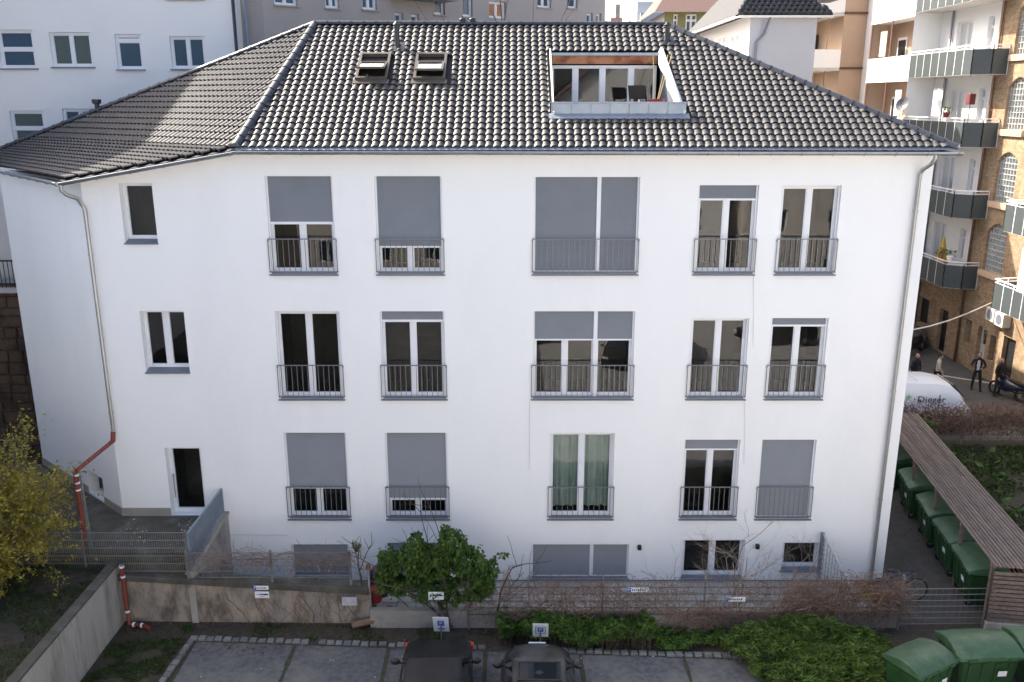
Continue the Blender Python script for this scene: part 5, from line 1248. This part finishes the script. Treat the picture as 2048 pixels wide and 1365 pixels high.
# bare shrubs
def bare(name, label, base, H, r0, depth, mt, stems=3, spread=.5, split=3, wob=.4):
    r = thing(name, label, 'shrub', base); 
    for k in range(stems):
        m = MB(); twig(m, Vector(base)+Vector((U(-.08,.08),U(-.05,.05),0)), Vector((U(-spread,spread),U(-.2,.1),1)), H*U(.7,1), r0, depth, wob, 5, split); m.build('stem', mt, r)
    return r
bare('bare_shrub', 'leafless pale branching shrub in front of the garden doors', (5.85,-1.7,0), 1.9, .022, 4, M_TWIG, 4, .35, 3, .45)
bare('bare_shrub', 'leafless pale shrub spreading before the small garden window', (7.0,-1.6,0), 1.5, .018, 4, M_TWIG, 4, .7, 3, .5)
bare('bare_shrub', 'thin leafless twigs beside the wide garden shutter', (4.1,-1.8,0), 1.5, .010, 3, M_TWIG, 3, .3, 2)
bare('bare_shrub', 'leafless twiggy bush against the shaded left wall', (-12.4,-.4,2.0), 1.7, .014, 4, M_TWIG, 4, .5, 3)
p = BP(BP.hit(990,50)[0], 0, -2.2); bare('bare_tree', 'leafless dark tree top showing above the ridge before the taupe building', (p.x, p.y, 0), 17.6, .05, 4, M_TWIG, 2, .10, 3, .25)
# dry vines over the fence: one tangled mass, too dense to count
m = MB(); lm_ = MB()
def vine_run(x0, x1, y, zlo, zhi, n, dens=-.05):
    for _ in range(n):
        p = Vector((U(x0,x1), y+U(-.10,.10), U(zlo,zhi)))
        if noise.noise((p.x*1.1, p.z*1.6, 31)) + .5*noise.noise((p.x*3.3, p.z*3.3, 7)) < dens: continue
        d = Vector((U(-1,1),U(-.25,.25),U(-.7,.7))); pts = [p]
        for k in range(6):
            d = (d.normalized() + Vector((U(-1,1),U(-.4,.4),U(-1,.9)))*.75); q = pts[-1] + d.normalized()*U(.06,.13)
            q.y = max(y-.2, min(y+.2, q.y)); q.z = max(.05, min(zhi+.22, q.z)); pts.append(q)
        m.tube(pts, U(.003,.008), 3, cap=False)
        if R() < .55: leaf(lm_, pts[-1], U(.03,.07)); leaf(lm_, pts[2], U(.03,.06))
vine_run(-1.0,9.8,-2.44,.25,1.35,1500); vine_run(6.9,9.8,-2.44,.35,1.40,1000,-.3); vine_run(-1.0,3.0,-2.44,.7,1.35,250)
vine_run(-.2,9.8,-2.54,.08,.75,900,-.15)
m.build('vine_tangle', M_VINE, None, label='tangle of dry brown vines covering the garden fence', cat='vines', kind='stuff')
lm_.build('vine_leaves', M_VINEL, None, label='withered brown leaves clinging to the garden fence vines', cat='vines', kind='stuff')
m = MB()
for _ in range(260):
    x = U(-8.0,-3.9); top = U(1.75,2.05); p = Vector((x,-2.15+U(-.05,.05),top)); pts = [p]; d = Vector((U(-1,1),0,U(-.4,.2)))
    for k in range(5): d = d.normalized() + Vector((U(-.8,.8),U(-.3,.3),U(-.7,.5)))*.8; pts.append(pts[-1] + d.normalized()*U(.07,.16))
    m.tube(pts, U(.003,.006), 3, cap=False)
m.build('vine_tangle', M_VINE, None, label='sparse dry vines trailing along the top wires over the ochre wall', cat='vines', kind='stuff')
# climbing stems on the ochre wall
m = MB()
for _ in range(34):
    x = U(-9.8,-3.7); pts = [Vector((x,-2.16-.0,0))]; d = Vector((U(-.4,.4),0,1))
    for k in range(9):
        d = (d.normalized() + Vector((U(-.7,.7),0,U(-.1,.35)))); q = pts[-1] + d.normalized()*U(.06,.15); q.y = -2.035 - .018*(q.x+10)/1.0*.9 - .02; q.z = min(q.z, 1.15); pts.append(q)
    m.tube(pts, U(.004,.010), 4, cap=False)
m.build('wall_creeper', M_VINE, None, label='bare creeper stems climbing the ochre-stained low wall', cat='creeper', kind='stuff')
# weeds, leaves and litter
def scatter_grass(name, label, fn, n, size, lm, asp=.12):
    m = MB()
    for _ in range(n):
        q = fn()
        if q is None: continue
        leaf(m, Vector((q[0],q[1],q[2]+size*.3)), size*U(.5,1.3), Vector((U(-.8,.8),U(-.8,.8),U(.2,1))), asp)
    return m.build(name, lm, None, label=label, kind='stuff')
def fbed():
    x, y = U(-15,-10.3), U(-8,-2.0)
    return (x, y, bedz(x,y)) if noise.noise((x*.9,y*.9,4)) > -.12 else None
scatter_grass('grass', 'grass and weeds on the raised bed', fbed, 15000, .14, M_GRASS)
def fstrip():
    x, y = U(-9.9,-7.9), U(-7,-2.2)
    if x > kx0 - .3 + (y+2.8)*.066: return None
    return (x, y, 0) if noise.noise((x*1.4,y*1.4,8)) > -.05 else None
scatter_grass('grass', 'weedy strip between retaining wall and kerb', fstrip, 9000, .10, M_GRASS, .3)
def fkerb():
    x = U(-8,5.4); y = kerb_y(x) + U(0,.7)
    return (x, y, 0) if noise.noise((x*1.2,y*1.2,11)) > .12 else None
scatter_grass('weeds', 'low weeds in the soil strip behind the kerb', fkerb, 3800, .09, M_GRASS, .35)
def fgard():
    x, y = U(13.4,23), U(-1.5,9.6)
    if x < 13.4 + .14*(y+2.6): return None
    return (x, y, .02+.1*R()) if noise.noise((x*.7,y*.7,20)) > -.35 else None
scatter_grass('ground_cover', 'leafy ground cover in the plot beyond the bin shelter', fgard, 16000, .17, leafmat('ivy_leaf', (.02,.045,.010), (.08,.12,.02)), .5)
def litter(x0,x1,y0,y1,z,n,mt,name,label):
    m = MB()
    for _ in range(n): leaf(m, Vector((U(x0,x1),U(y0,y1),z+U(.006,.02))), U(.03,.08), Vector((U(-1,1),U(-1,1),U(-.15,.15))), .6)
    m.build(name, mt, None, label=label, kind='stuff')
litter(-10,8,-3.4,-2.15,0,1500,M_VINEL,'dead_leaves','dead brown leaves on the soil before the walls')
litter(-9.9,-8.0,-7,-2.2,0,500,M_VINEL,'dead_leaves','dead brown leaves on the weedy strip')
litter(10.4,13.3,-2,9,.01,420,M_VINEL,'dead_leaves','dead leaves on the side path')
litter(-10.4,-8.2,-1.8,-.1,1.96,60,mat('pale_litter', (.5,.48,.42), .8, .2),'paper_litter','pale scraps on the entrance landing')
litter(-7.8,5,-4.4,-2.8,.01,26,mat('pale_litter', (.5,.48,.42), .8, .2),'paper_litter','pale scraps along the kerb')
# larger leaves in the plot
m = MB()
for _ in range(220):
    x, y = U(14,22), U(-1,9); leaf(m, Vector((x,y,U(.1,.3))), U(.25,.5), Vector((U(-1,1),U(-1,1),U(-.1,.5))), .5)
m.build('broad_leaf_weeds', leafmat('broad_leaf', (.04,.10,.015), (.10,.19,.03)), None, label='broad bright green leaves scattered in the plot beyond the shelter', kind='stuff')
# fence and vines before the van
rod_fence('mesh_fence', 'dark mesh fence with vines in front of the white van', (14.4,9.9,0), (24,9.9,0), .1, 1.0, (0,.32,.68,1), 0, vs=.12, hs=.18, mt=M_ROD2, rod=.006, extra=.1)
m = MB(); lm2 = MB()
for _ in range(2600):
    p = Vector((U(14.2,24), 9.85+U(-.25,.25), U(.65,1.55))); d = Vector((U(-1,1),U(-.4,.4),U(-.7,.7))); pts = [p]
    for k in range(4): d = d.normalized() + Vector((U(-1,1),U(-.4,.4),U(-1,.9)))*.7; pts.append(pts[-1] + d.normalized()*U(.07,.16))
    m.tube(pts, U(.005,.012), 3, cap=False); leaf(lm2, pts[-1], U(.06,.14)); leaf(lm2, pts[1], U(.06,.14))
m.build('vine_tangle', M_VINE, None, label='thick band of dry vines on the fence before the van', cat='vines', kind='stuff'); lm2.build('vine_leaves', M_VINEL, None, label='withered leaves in the vine band before the van', cat='vines', kind='stuff')
leafy_shrub('garden_shrub', 'dark green shrub at the corner between shelter and vine fence', (15.0,8.9,0), [(15.0,8.9,.8,.9,.6,.75)], 1500, .16, M_GREEN, 4)

# ================================================================== vehicles
M_CARD = mat('dark_car_paint', (.010,.010,.012), .5, .2, 2, spec=.3, coat=.08, dirt=(.02,.02,.02), dscale=2)
M_CARG = mat('grey_car_paint', (.014,.015,.017), .35, .2, 2, coat=.3, dirt=(.05,.05,.05), dscale=2.2)
M_CARGL = glass('car_glass', dark=(.012,.016,.02), ior=1.42)
M_CHROME = mat('chrome', (.6,.6,.6), .15, .05, metal=1)
M_REDL = mat('red_lens', (.55,.05,.02), .3, .1); M_LENS = mat('head_lens', (.6,.62,.6), .15, .05)
def car(name, label, secs, cab, width, paint, boxy, plate_txt=None):
    """secs: (y, half width, z low, z belt, crown); cab: (y0 windscreen base, y1 roof front, y2 roof rear, y3 rear glass base, z belt, z roof, roof half width). Nose towards +y."""
    r = thing(name, label, 'car', (0,0,0)); m = MB(); rings = []
    for (y, hw, zl, zb, cr) in secs:
        e = .10 if boxy else .22
        rings.append([(-hw*.92,y,zl),(-hw,y,zl+.12),(-hw,y,zl+(zb-zl)*.62),(-hw*(1-e*.35),y,zb-.03),(-hw*(1-e*1.4),y,zb+cr*.55),(-hw*.4,y,zb+cr*.92),(0,y,zb+cr),(hw*.4,y,zb+cr*.92),(hw*(1-e*1.4),y,zb+cr*.55),(hw*(1-e*.35),y,zb-.03),(hw,y,zl+(zb-zl)*.62),(hw,y,zl+.12),(hw*.92,y,zl)])
    m.loft(rings); b_ = m.build('body', paint, r, smooth=True, autosmooth=38)
    y0,y1,y2,y3,zb,zr,rw,cw = cab
    def ring(y, w, z): return [(-w,y,z),(-w*.5,y+.03,z+.015),(0,y+.04,z+.02),(w*.5,y+.03,z+.015),(w,y,z)]
    base = [ring(y0,cw,zb), ring(y1,rw,zr)]
    # roof shell
    m = MB(); rr = []
    for t in range(7):
        y = y1+(y2-y1)*t/6; bul = .035*math.sin(math.pi*t/6); rr.append([(-rw,y,zr-.01),(-rw*.86,y,zr+.03+bul),(-rw*.4,y,zr+.05+bul),(0,y,zr+.055+bul),(rw*.4,y,zr+.05+bul),(rw*.86,y,zr+.03+bul),(rw,y,zr-.01),(rw*.86,y,zr-.03),(-rw*.86,y,zr-.03)])
    m.loft(rr); m.build('roof', paint, r, smooth=True, autosmooth=40)
    # glasshouse
    A = [(-cw*.93,y0,zb),(cw*.93,y0,zb),(rw*.93,y1,zr),(-rw*.93,y1,zr)]
    n = 6; m = MB(); rg = []
    for t in range(n+1):
        s = t/n*2-1; rg.append([(s*cw*.93, y0+.10*(1-s*s), zb+.01), (s*rw*.93, y1+.06*(1-s*s), zr)])
    for t in range(n): m.poly(rg[t][0], rg[t+1][0], rg[t+1][1], rg[t][1])
    m.build('windscreen', M_CARGL, r, smooth=True)
    m = MB(); m.poly((-rw*.93,y2,zr),(rw*.93,y2,zr),(cw*.93,y3,zb+.01),(-cw*.93,y3,zb+.01)); m.build('rear_window', M_CARGL, r)
    for s in (-1,1):
        m = MB(); m.poly((s*cw,y0-.05,zb),(s*rw,y1,zr),(s*rw,y2,zr),(s*cw,y3+.05,zb)); m.build('side_window', M_CARGL, r)
        for (p, q) in (((s*cw,y0,zb),(s*rw,y1,zr)), ((s*cw,y3,zb),(s*rw,y2,zr)), ((s*cw,(y0+y3)/2,zb),(s*rw,(y1+y2)/2,zr))): MB().bar(p, q, .06, .05).build('pillar', paint, r)
        mm = MB(); mm.ellipsoid((s*(cw+.17), y0-.22, zb+.08), .11, .06, .075); mi = mm.build('mirror', M_BLACK, r, smooth=True); MB().bar((s*cw*.96,y0-.2,zb+.02), (s*(cw+.1),y0-.2,zb+.05), .03).build('mirror_arm', M_BLACK, mi)
        for yy in (secs[1][0]-.55, secs[-2][0]+.55):
            w_ = MB(); w_.tube([(s*(width/2-.19),yy,.31),(s*(width/2-.0),yy,.31)], .31, 18); wh_ = w_.build('wheel', M_RUB, r, smooth=True, autosmooth=40); MB().tube([(s*(width/2-.01),yy,.31),(s*(width/2+.008),yy,.31)], .19, 14).build('rim', M_RAIL, wh_)
    return r
# boxy dark car, nose to the fence
L = 4.1; wd_ = 1.58
secs = [(0,.70,.42,.70,.02),(-.06,.76,.28,.76,.05),(-.5,.785,.22,.86,.07),(-1.05,.79,.22,.93,.07),(-1.6,.79,.22,.95,.05),(-3.1,.79,.22,.95,.05),(-4.0,.78,.24,.92,.04),(-4.1,.74,.36,.84,.02)]
c1 = car('parked_car', 'boxy dark saloon car parked nose-first towards the fence', secs, (-1.0,-1.62,-3.15,-3.8,.97,1.38,.60,.72), wd_, M_CARD, True)
for s in (-1,1):
    MB().box(s*.60-.13,-.03,.56,s*.60+.13,.035,.70).build('headlight', M_LENS, c1, bevel=.015); MB().box(s*.765-.03,-.14,.56,s*.765+.035,-.0,.70).build('indicator', M_REDL, c1, bevel=.01)
MB().box(-.74,-.02,.34,.74,.07,.46).build('bumper', M_BLACK, c1, bevel=.02); MB().box(-.42,.0,.56,.42,.03,.68).build('grille', M_BLACK, c1)
MB().box(-.28,-.98,.985,.28,-.94,1.0).build('washer_panel', M_BLACK, c1)
for s in (-.3,.25): MB().bar((s,-1.03,1.03),(s+.35,-1.25,1.13),.02).build('wiper', M_BLACK, c1)
c1.location = (-1.70,-3.95,.004); c1.rotation_euler = (0,0,.02)
# small rounded car
secs = [(0,.50,.36,.52,.06),(-.08,.68,.24,.62,.11),(-.36,.78,.20,.72,.13),(-.8,.80,.20,.80,.13),(-1.3,.82,.20,.86,.10),(-2.6,.82,.20,.88,.08),(-3.3,.76,.22,.84,.08),(-3.55,.6,.3,.74,.06)]
c2 = car('parked_car', 'small rounded black car parked beneath the framed parking sign', secs, (-1.05,-1.55,-2.7,-3.2,.92,1.36,.58,.72), 1.66, M_CARG, False)
MB().obox((0,-1.07,.955), (.68,0,0), (0,.07,.0), (0,0,.02)).build('cowl', M_BLACK, c2)
MB().box(-.42,-2.35,1.415,.42,-1.78,1.448).build('sunroof', M_CARGL, c2, bevel=.02)
for (x0,x1,y0,y1) in ((-.46,.46,-1.79,-1.75),(-.46,.46,-2.39,-2.35),(-.46,-.42,-2.35,-1.79),(.42,.46,-2.35,-1.79)): MB().box(x0,y0,1.40,x1,y1,1.452).build('sunroof_trim', M_BLACK, c2)
MB().box(-.1,-1.16,1.02,.1,-1.10,1.05).build('windscreen_sticker', M_PLATE, c2)
for s in (-1,1):
    mm = MB(); mm.ellipsoid((s*.52,-.10,.50), .10,.07,.09); mm.build('headlight', M_LENS, c2, smooth=True)
MB().box(-.20,.0,.60,.20,.03,.70).build('number_plate', M_PLATE, c2); MB().box(-.62,-.06,.34,.62,.06,.44).build('bumper', M_BLACK, c2, bevel=.03)
for s in (-.2,.3): MB().bar((s,-1.1,.99),(s+.32,-1.22,1.09),.018).build('wiper', M_BLACK, c2)
c2.location = (.59,-3.98,.004); c2.rotation_euler = (0,0,-.01)
# white van
M_VAN = mat('van_white', (.72,.73,.75), .35, .03, 1, coat=.3)
van = thing('delivery_van', 'white delivery van with lettering parked behind the vine fence', 'van', (0,0,0))
m = MB(); rings = []
for (x, z1, hw) in ((-2.7,2.2,.86),(-2.62,2.36,.92),(-.5,2.42,.95),(1.2,2.40,.95),(1.75,2.28,.93),(2.15,1.95,.9),(2.45,1.45,.88),(2.7,1.15,.86),(2.85,.7,.8)):
    rings.append([(x,-hw,.35),(x,-hw-.04,.9),(x,-hw*.99,max(1.0,z1-.45) if z1 > 1.6 else z1*.85),(x,-hw*.86,z1-.08),(x,-hw*.5,z1),(x,hw*.5,z1),(x,hw*.86,z1-.08),(x,hw*.99,max(1.0,z1-.45) if z1 > 1.6 else z1*.85),(x,hw+.04,.9),(x,hw,.35)])
m.loft(rings); m.build('body', M_VAN, van, smooth=True, autosmooth=32)
for k, x in enumerate((-2.0,-1.2,-.4,.4)): MB().box(x-.02,-.7,2.41,x+.02,.7,2.43).build('roof_rib', M_VAN, van)
MB().poly((1.82,-.78,2.25),(1.82,.78,2.25),(2.47,.76,1.47),(2.47,-.76,1.47)).build('windscreen', M_CARGL, van) if False else MB().obox((2.17,0,1.90), (0,.74,0), (.30,0,-.36), (.012,0,.01)).build('windscreen', M_CARGL, van)
for x in (-1.7,1.75):
    for s in (-1,1): MB().tube([(x,s*.75,.34),(x,s*.96,.34)], .34, 16).build('wheel', M_RUB, van)
text_mb('Dieger', .42, (.95,-.985,1.62), (1,0,0), (0,.1,1), .004).build('lettering', M_INK, van)
text_mb('+', .5, (.02,-.985,1.72), (1,0,0), (0,.1,1), .004).build('logo_mark', mat('logo_green', (.15,.5,.08), .5, .05), van)
for (xx, ww) in ((-.35,.012),(1.28,.012),(-1.9,.012)): MB().box(xx-ww,-.985,.5,xx+ww,-.955,1.85).build('panel_seam', M_RAIL, van)
MB().box(-2.5,-1.0,.78,2.3,-.96,.86).build('rub_strip', M_BLACK, van)
van.location = (15.85,12.2,0); van.rotation_euler = (0,0,-.03); van.scale = (.97,1,.88)
# motorbikes
M_BIKE = mat('bike_black', (.015,.015,.017), .35, .2, 4, coat=.4); M_BIKEB = mat('bike_blue', (.012,.018,.045), .35, .2, 4, coat=.4)
def motorbike(label, paint, group=None):
    r = thing('motorbike', label, 'motorbike', (0,0,0), group)
    for y in (-.68,.68):
        m = MB(); n = 16; rings = []
        m.tube([(0.0, y+.27*math.cos(2*math.pi*k/n), .31+.27*math.sin(2*math.pi*k/n)) for k in range(n+1)], .05, 6, cap=False); w_ = m.build('wheel', M_RUB, r, smooth=True); MB().tube([(-.04,y,.31),(.04,y,.31)], .1, 10).build('hub', M_RAIL, w_)
    m = MB(); m.loft([[(-w_,y,z0),(w_,y,z0),(w_*1.1,y,(z0+z1)/2),(w_*.7,y,z1),(-w_*.7,y,z1),(-w_*1.1,y,(z0+z1)/2)] for (y,w_,z0,z1) in ((-.75,.07,.62,.72),(-.4,.12,.45,.80),(0,.15,.30,.86),(.3,.14,.35,.98),(.5,.08,.6,.95))]); m.build('body', paint, r, smooth=True)
    MB().loft([[(-w_,y,z),(w_,y,z),(w_,y,z+.07),(-w_,y,z+.07)] for (y,w_,z) in ((-.8,.09,.76),(-.4,.14,.79),(-.02,.12,.84))]).build('seat', M_BLACK, r)
    for s in (-.09,.09): MB().tube([(s,.68,.31),(s*.8,.45,.98)], .022, 6).build('fork', M_CHROME, r)
    MB().tube([(-.36,.28,1.06),(-.12,.42,1.02),(.12,.42,1.02),(.36,.28,1.06)], .016, 6).build('handlebar', M_BLACK, r)
    MB().ellipsoid((0,.55,.86), .09,.07,.09).build('headlamp', M_LENS, r, smooth=True); MB().tube([(.14,.1,.32),(.15,-.5,.36),(.15,-.8,.42)], .04, 8).build('exhaust', M_CHROME, r)
    for s in (-.3,.3): MB().ellipsoid((s,.3,1.16), .06,.02,.04, 8, 5).build('mirror', M_BLACK, r)
    return r
mb = motorbike('blue-black motorbike parked at the brick wall by the dark doorway', M_BIKEB); mb.location = (22.25,15.5,.01); mb.rotation_euler = (0,.1,.35)
m0 = motorbike('black motorbike in the far lane row next to the tarpaulin', M_BIKE, 'motorbikes at the far end of the lane'); m0.location = (21.3,22.8,.01); m0.rotation_euler = (0,.12,-1.0)
for (x, y, a, lab) in ((20.4,23.4,-1.1,'black motorbike in the middle of the far lane row'),(19.4,23.9,-.95,'black motorbike at the house end of the far lane row')):
    b = copy_tree(m0); b['label'] = lab; b.location = (x,y,.01); b.rotation_euler = (0,.12,a)
m = MB(); n = 12; rings = []
for zz, rr in ((0,.75),(.5,.72),(.95,.5),(1.15,.12)): rings.append([(21.9+rr*1.0*math.cos(2*math.pi*k/n)*(1+.1*math.sin(k*2.3)), 24.4+rr*1.3*math.sin(2*math.pi*k/n)*(1+.1*math.cos(k*1.7)), zz) for k in range(n)])
m.loft(rings).build('vehicle_cover', mat('taupe_tarp', (.14,.105,.09), .8, .2, 3), None, smooth=True, label='taupe tarpaulin over a parked scooter against the brick wall', cat='tarpaulin')

# ================================================================== people in the lane
M_SKIN = mat('skin', (.42,.25,.18), .6, .08); M_SUIT = mat('dark_suit', (.012,.012,.015), .8, .2); M_SHIRT = mat('white_shirt', (.65,.66,.68), .8, .05); M_HAIRD = mat('dark_hair', (.012,.010,.009), .7, .2); M_CREAM = mat('cream_jumper', (.42,.40,.34), .9, .1)
def skinned(name, verts, edges, radii, mt, parent, root=0):
    me = bpy.data.meshes.new(name); me.from_pydata(verts, edges, []); me.materials.append(mt); o = bpy.data.objects.new(name, me); COL.objects.link(o); o.parent = parent; W[o] = W[parent]
    md = o.modifiers.new('skin', 'SKIN'); md.use_smooth_shade = True
    for i, sv in enumerate(me.skin_vertices[0].data):
        rr = radii[i]; sv.radius = rr if isinstance(rr, tuple) else (rr, rr); sv.use_root = (i == root)
    sb = o.modifiers.new('sub', 'SUBSURF'); sb.levels = 1; sb.render_levels = 2; return o
def person(label, top, trousers, hairm, arms, stance, loc, rz, bald=False, shirt=False):
    r = thing('person', label, 'person', (0,0,0))
    ln, rn = stance       # foot offsets (x,y)
    V = [(0,0,.95),(0,.01,1.12),(0,.0,1.32),(0,-.01,1.46),(0,-.02,1.54),(0,-.03,1.62),
         (-.09,0,.90),(-.10+ln[0]*.5,ln[1]*.5-.03,.50),(-.10+ln[0],ln[1],.09),(-.10+ln[0],ln[1]-.16,.04),
         (.09,0,.90),(.10+rn[0]*.5,rn[1]*.5-.03,.50),(.10+rn[0],rn[1],.09),(.10+rn[0],rn[1]-.16,.04),
         (-.19,0,1.42),(arms[0]),(arms[1]),(.19,0,1.42),(arms[2]),(arms[3])]
    E = [(0,1),(1,2),(2,3),(3,4),(4,5),(0,6),(6,7),(7,8),(8,9),(0,10),(10,11),(11,12),(12,13),(3,14),(14,15),(15,16),(3,17),(17,18),(18,19)]
    Rr = [(.16,.11),(.15,.105),(.17,.11),(.10,.08),.055,.06,(.095,.095),.068,.05,.045,(.095,.095),.068,.05,.045,.065,.05,.038,.065,.05,.038]
    skinned('body', V, E, Rr, trousers if top is trousers else top, r)
    if top is not trousers:
        Vt = [V[0],V[6],V[7],V[8],V[10],V[11],V[12]]; skinned('trousers', Vt, [(0,1),(1,2),(2,3),(0,4),(4,5),(5,6)], [(.168,.118),.104,.076,.062,.104,.076,.062], trousers, r)
    h = MB(); h.ellipsoid((0,-.035,1.67), .078,.098,.115, 12, 9); h.ellipsoid((0,-.135,1.665), .016,.025,.022, 6, 5); h.ellipsoid((-.08,-.02,1.67), .012,.022,.032, 6, 5); h.ellipsoid((.08,-.02,1.67), .012,.022,.032, 6, 5); h.tube([(0,-.01,1.5),(0,-.02,1.6)], .055, 8)
    hd = h.build('head', M_SKIN, r, smooth=True)
    for s in (-.03,.03): MB().ellipsoid((s,-.128,1.685), .011,.008,.008, 6, 5).build('eye', M_INK, hd)
    MB().box(-.025,-.128,1.615,.025,-.118,1.622).build('mouth', M_REDP, hd)
    if not bald:
        hh = MB(); hh.ellipsoid((0,-.012,1.70), .086,.10,.098, 12, 8); hh.build('hair', hairm, hd, smooth=True)
    for (i, j) in ((15,16),(18,19)):
        a, b_ = Vector(V[i]), Vector(V[j]); d = (b_-a).normalized(); sd_ = d.orthogonal().normalized(); up = d.cross(sd_)
        hm = MB(); hm.obox(b_+d*.05, d*.045, sd_*.012, up*.038)
        for k in range(4): q = b_+d*.09+up*(-.03+.02*k); hm.tube([q, q+d*.035, q+d*.06-sd_*.02], [.009,.008,.006], 5)
        hm.tube([b_+d*.03+up*.038, b_+d*.06+up*.065, b_+d*.085+up*.066], [.010,.009,.007], 5); hm.build('hand', M_SKIN, r)
    if shirt:
        m = MB(); m.poly((-.05,-.135,1.44),(.05,-.135,1.44),(.07,-.145,1.2),(.03,-.14,1.0),(-.03,-.14,1.0),(-.07,-.145,1.2)); m.poly((-.05,-.125,1.44),(-.05,-.135,1.44),(.05,-.135,1.44),(.05,-.125,1.44)); m.obox((0,-.142,1.2),(.055,0,0),(0,.006,0),(0,0,.22)); m.build('shirt_front', M_SHIRT, r)
    MB().obox((-.10+ln[0],ln[1]-.07,.035),(.045,0,0),(0,.13,0),(0,0,.032)).build('shoe', M_BLACK, r, bevel=.02); MB().obox((.10+rn[0],rn[1]-.07,.035),(.045,0,0),(0,.13,0),(0,0,.032)).build('shoe', M_BLACK, r, bevel=.02)
    r.location = loc; r.rotation_euler = (0,0,rz); return r
p = onZ(1950,780,0)
person('person in black suit and white shirt standing with legs apart in the lane', M_SUIT, M_SUIT, M_HAIRD, [(-.30,-.02,1.16),(-.20,-.26,1.10),(.30,-.02,1.16),(.16,-.26,1.12)], ((-.06,.05),(.10,-.05)), (p.x,p.y,.01), -.5, shirt=True)
p = onZ(1992,792,0)
person('person in dark clothes with shaved head standing beside the blue motorbike', M_SUIT, M_SUIT, M_HAIRD, [(-.28,.0,1.16),(-.22,-.12,.92),(.28,.0,1.16),(.22,-.2,.98)], ((-.08,.02),(.05,.0)), (p.x,p.y,.01), .5, bald=True)
person('person in cream jumper with dark hair standing behind the van', M_CREAM, M_SUIT, M_HAIRD, [(-.27,.0,1.16),(-.2,-.14,.95),(.27,.0,1.16),(.2,-.16,.97)], ((-.03,.0),(.03,.0)), (19.55,16.5,.01), 1.2)
person('person in dark jacket with shaved head standing behind the van near the house', M_SUIT, M_SUIT, M_HAIRD, [(-.27,.0,1.16),(-.25,-.05,.9),(.27,.0,1.16),(.25,-.05,.9)], ((-.03,.0),(.03,.0)), (18.55,16.6,.01), .4, bald=True)
# ladder-frame barrow among the vines and small bicycle at the corner
by = thing('bicycle', 'dark bicycle leaning at the house corner behind the vines', 'bicycle', (10.2,-1.0,0))
for x in (9.75,10.75): MB().tube([(x+.33*math.cos(2*math.pi*k/18), -1.1, .36+.33*math.sin(2*math.pi*k/18)) for k in range(19)], .02, 6, cap=False).build('wheel', M_RUB, by)
for (a, b_) in (((9.75,-1.1,.36),(10.15,-1.1,.34)), ((10.15,-1.1,.34),(10.05,-1.1,.85)), ((10.05,-1.1,.8),(10.58,-1.1,.85)), ((10.15,-1.1,.34),(10.58,-1.1,.82)), ((10.75,-1.1,.36),(10.55,-1.1,1.0)), ((9.75,-1.1,.36),(10.06,-1.1,.75))): MB().tube([a,b_], .018, 6).build('frame_tube', mat('bike_frame_blue', (.05,.08,.12), .4, .1), by)
MB().ellipsoid((10.03,-1.1,.93), .13,.07,.04).build('saddle', M_BLACK, by); MB().tube([(10.5,-1.38,1.08),(10.54,-1.1,1.04),(10.5,-.82,1.08)], .016, 6).build('handlebar', M_BLACK, by)
ch = thing('yellow_trestle', 'yellow folding trestle caught among the brown vines', 'trestle', (9.0,-2.1,.3)); M_YEL = mat('yellow_paint', (.28,.15,.04), .6, .15)
q = [onY(*s_, -2.62) for s_ in ((1725,1190),(1760,1187),(1732,1186),(1748,1213),(1768,1188),(1757,1208))]
for a, b_ in ((q[0],q[1]),(q[2],q[3]),(q[4],q[5])): MB().bar(a, b_, .022).build('bar', M_YEL, ch)

# cars parked across the yard
for (x, y, a, lab) in ((5.2,-19,.2,'dark saloon parked across the yard on the gravel'),(8.2,-19.6,.15,'dark saloon parked on gravel beside another across the yard'),(12.5,-24,1.4,'dark saloon parked sideways on the far gravel'),(1.5,-24,-.3,'dark saloon parked on the gravel near the gabled house corner')):
    b = copy_tree(c1); b['label'] = lab; b.location = (x,y,.012); b.rotation_euler = (0,0,a)
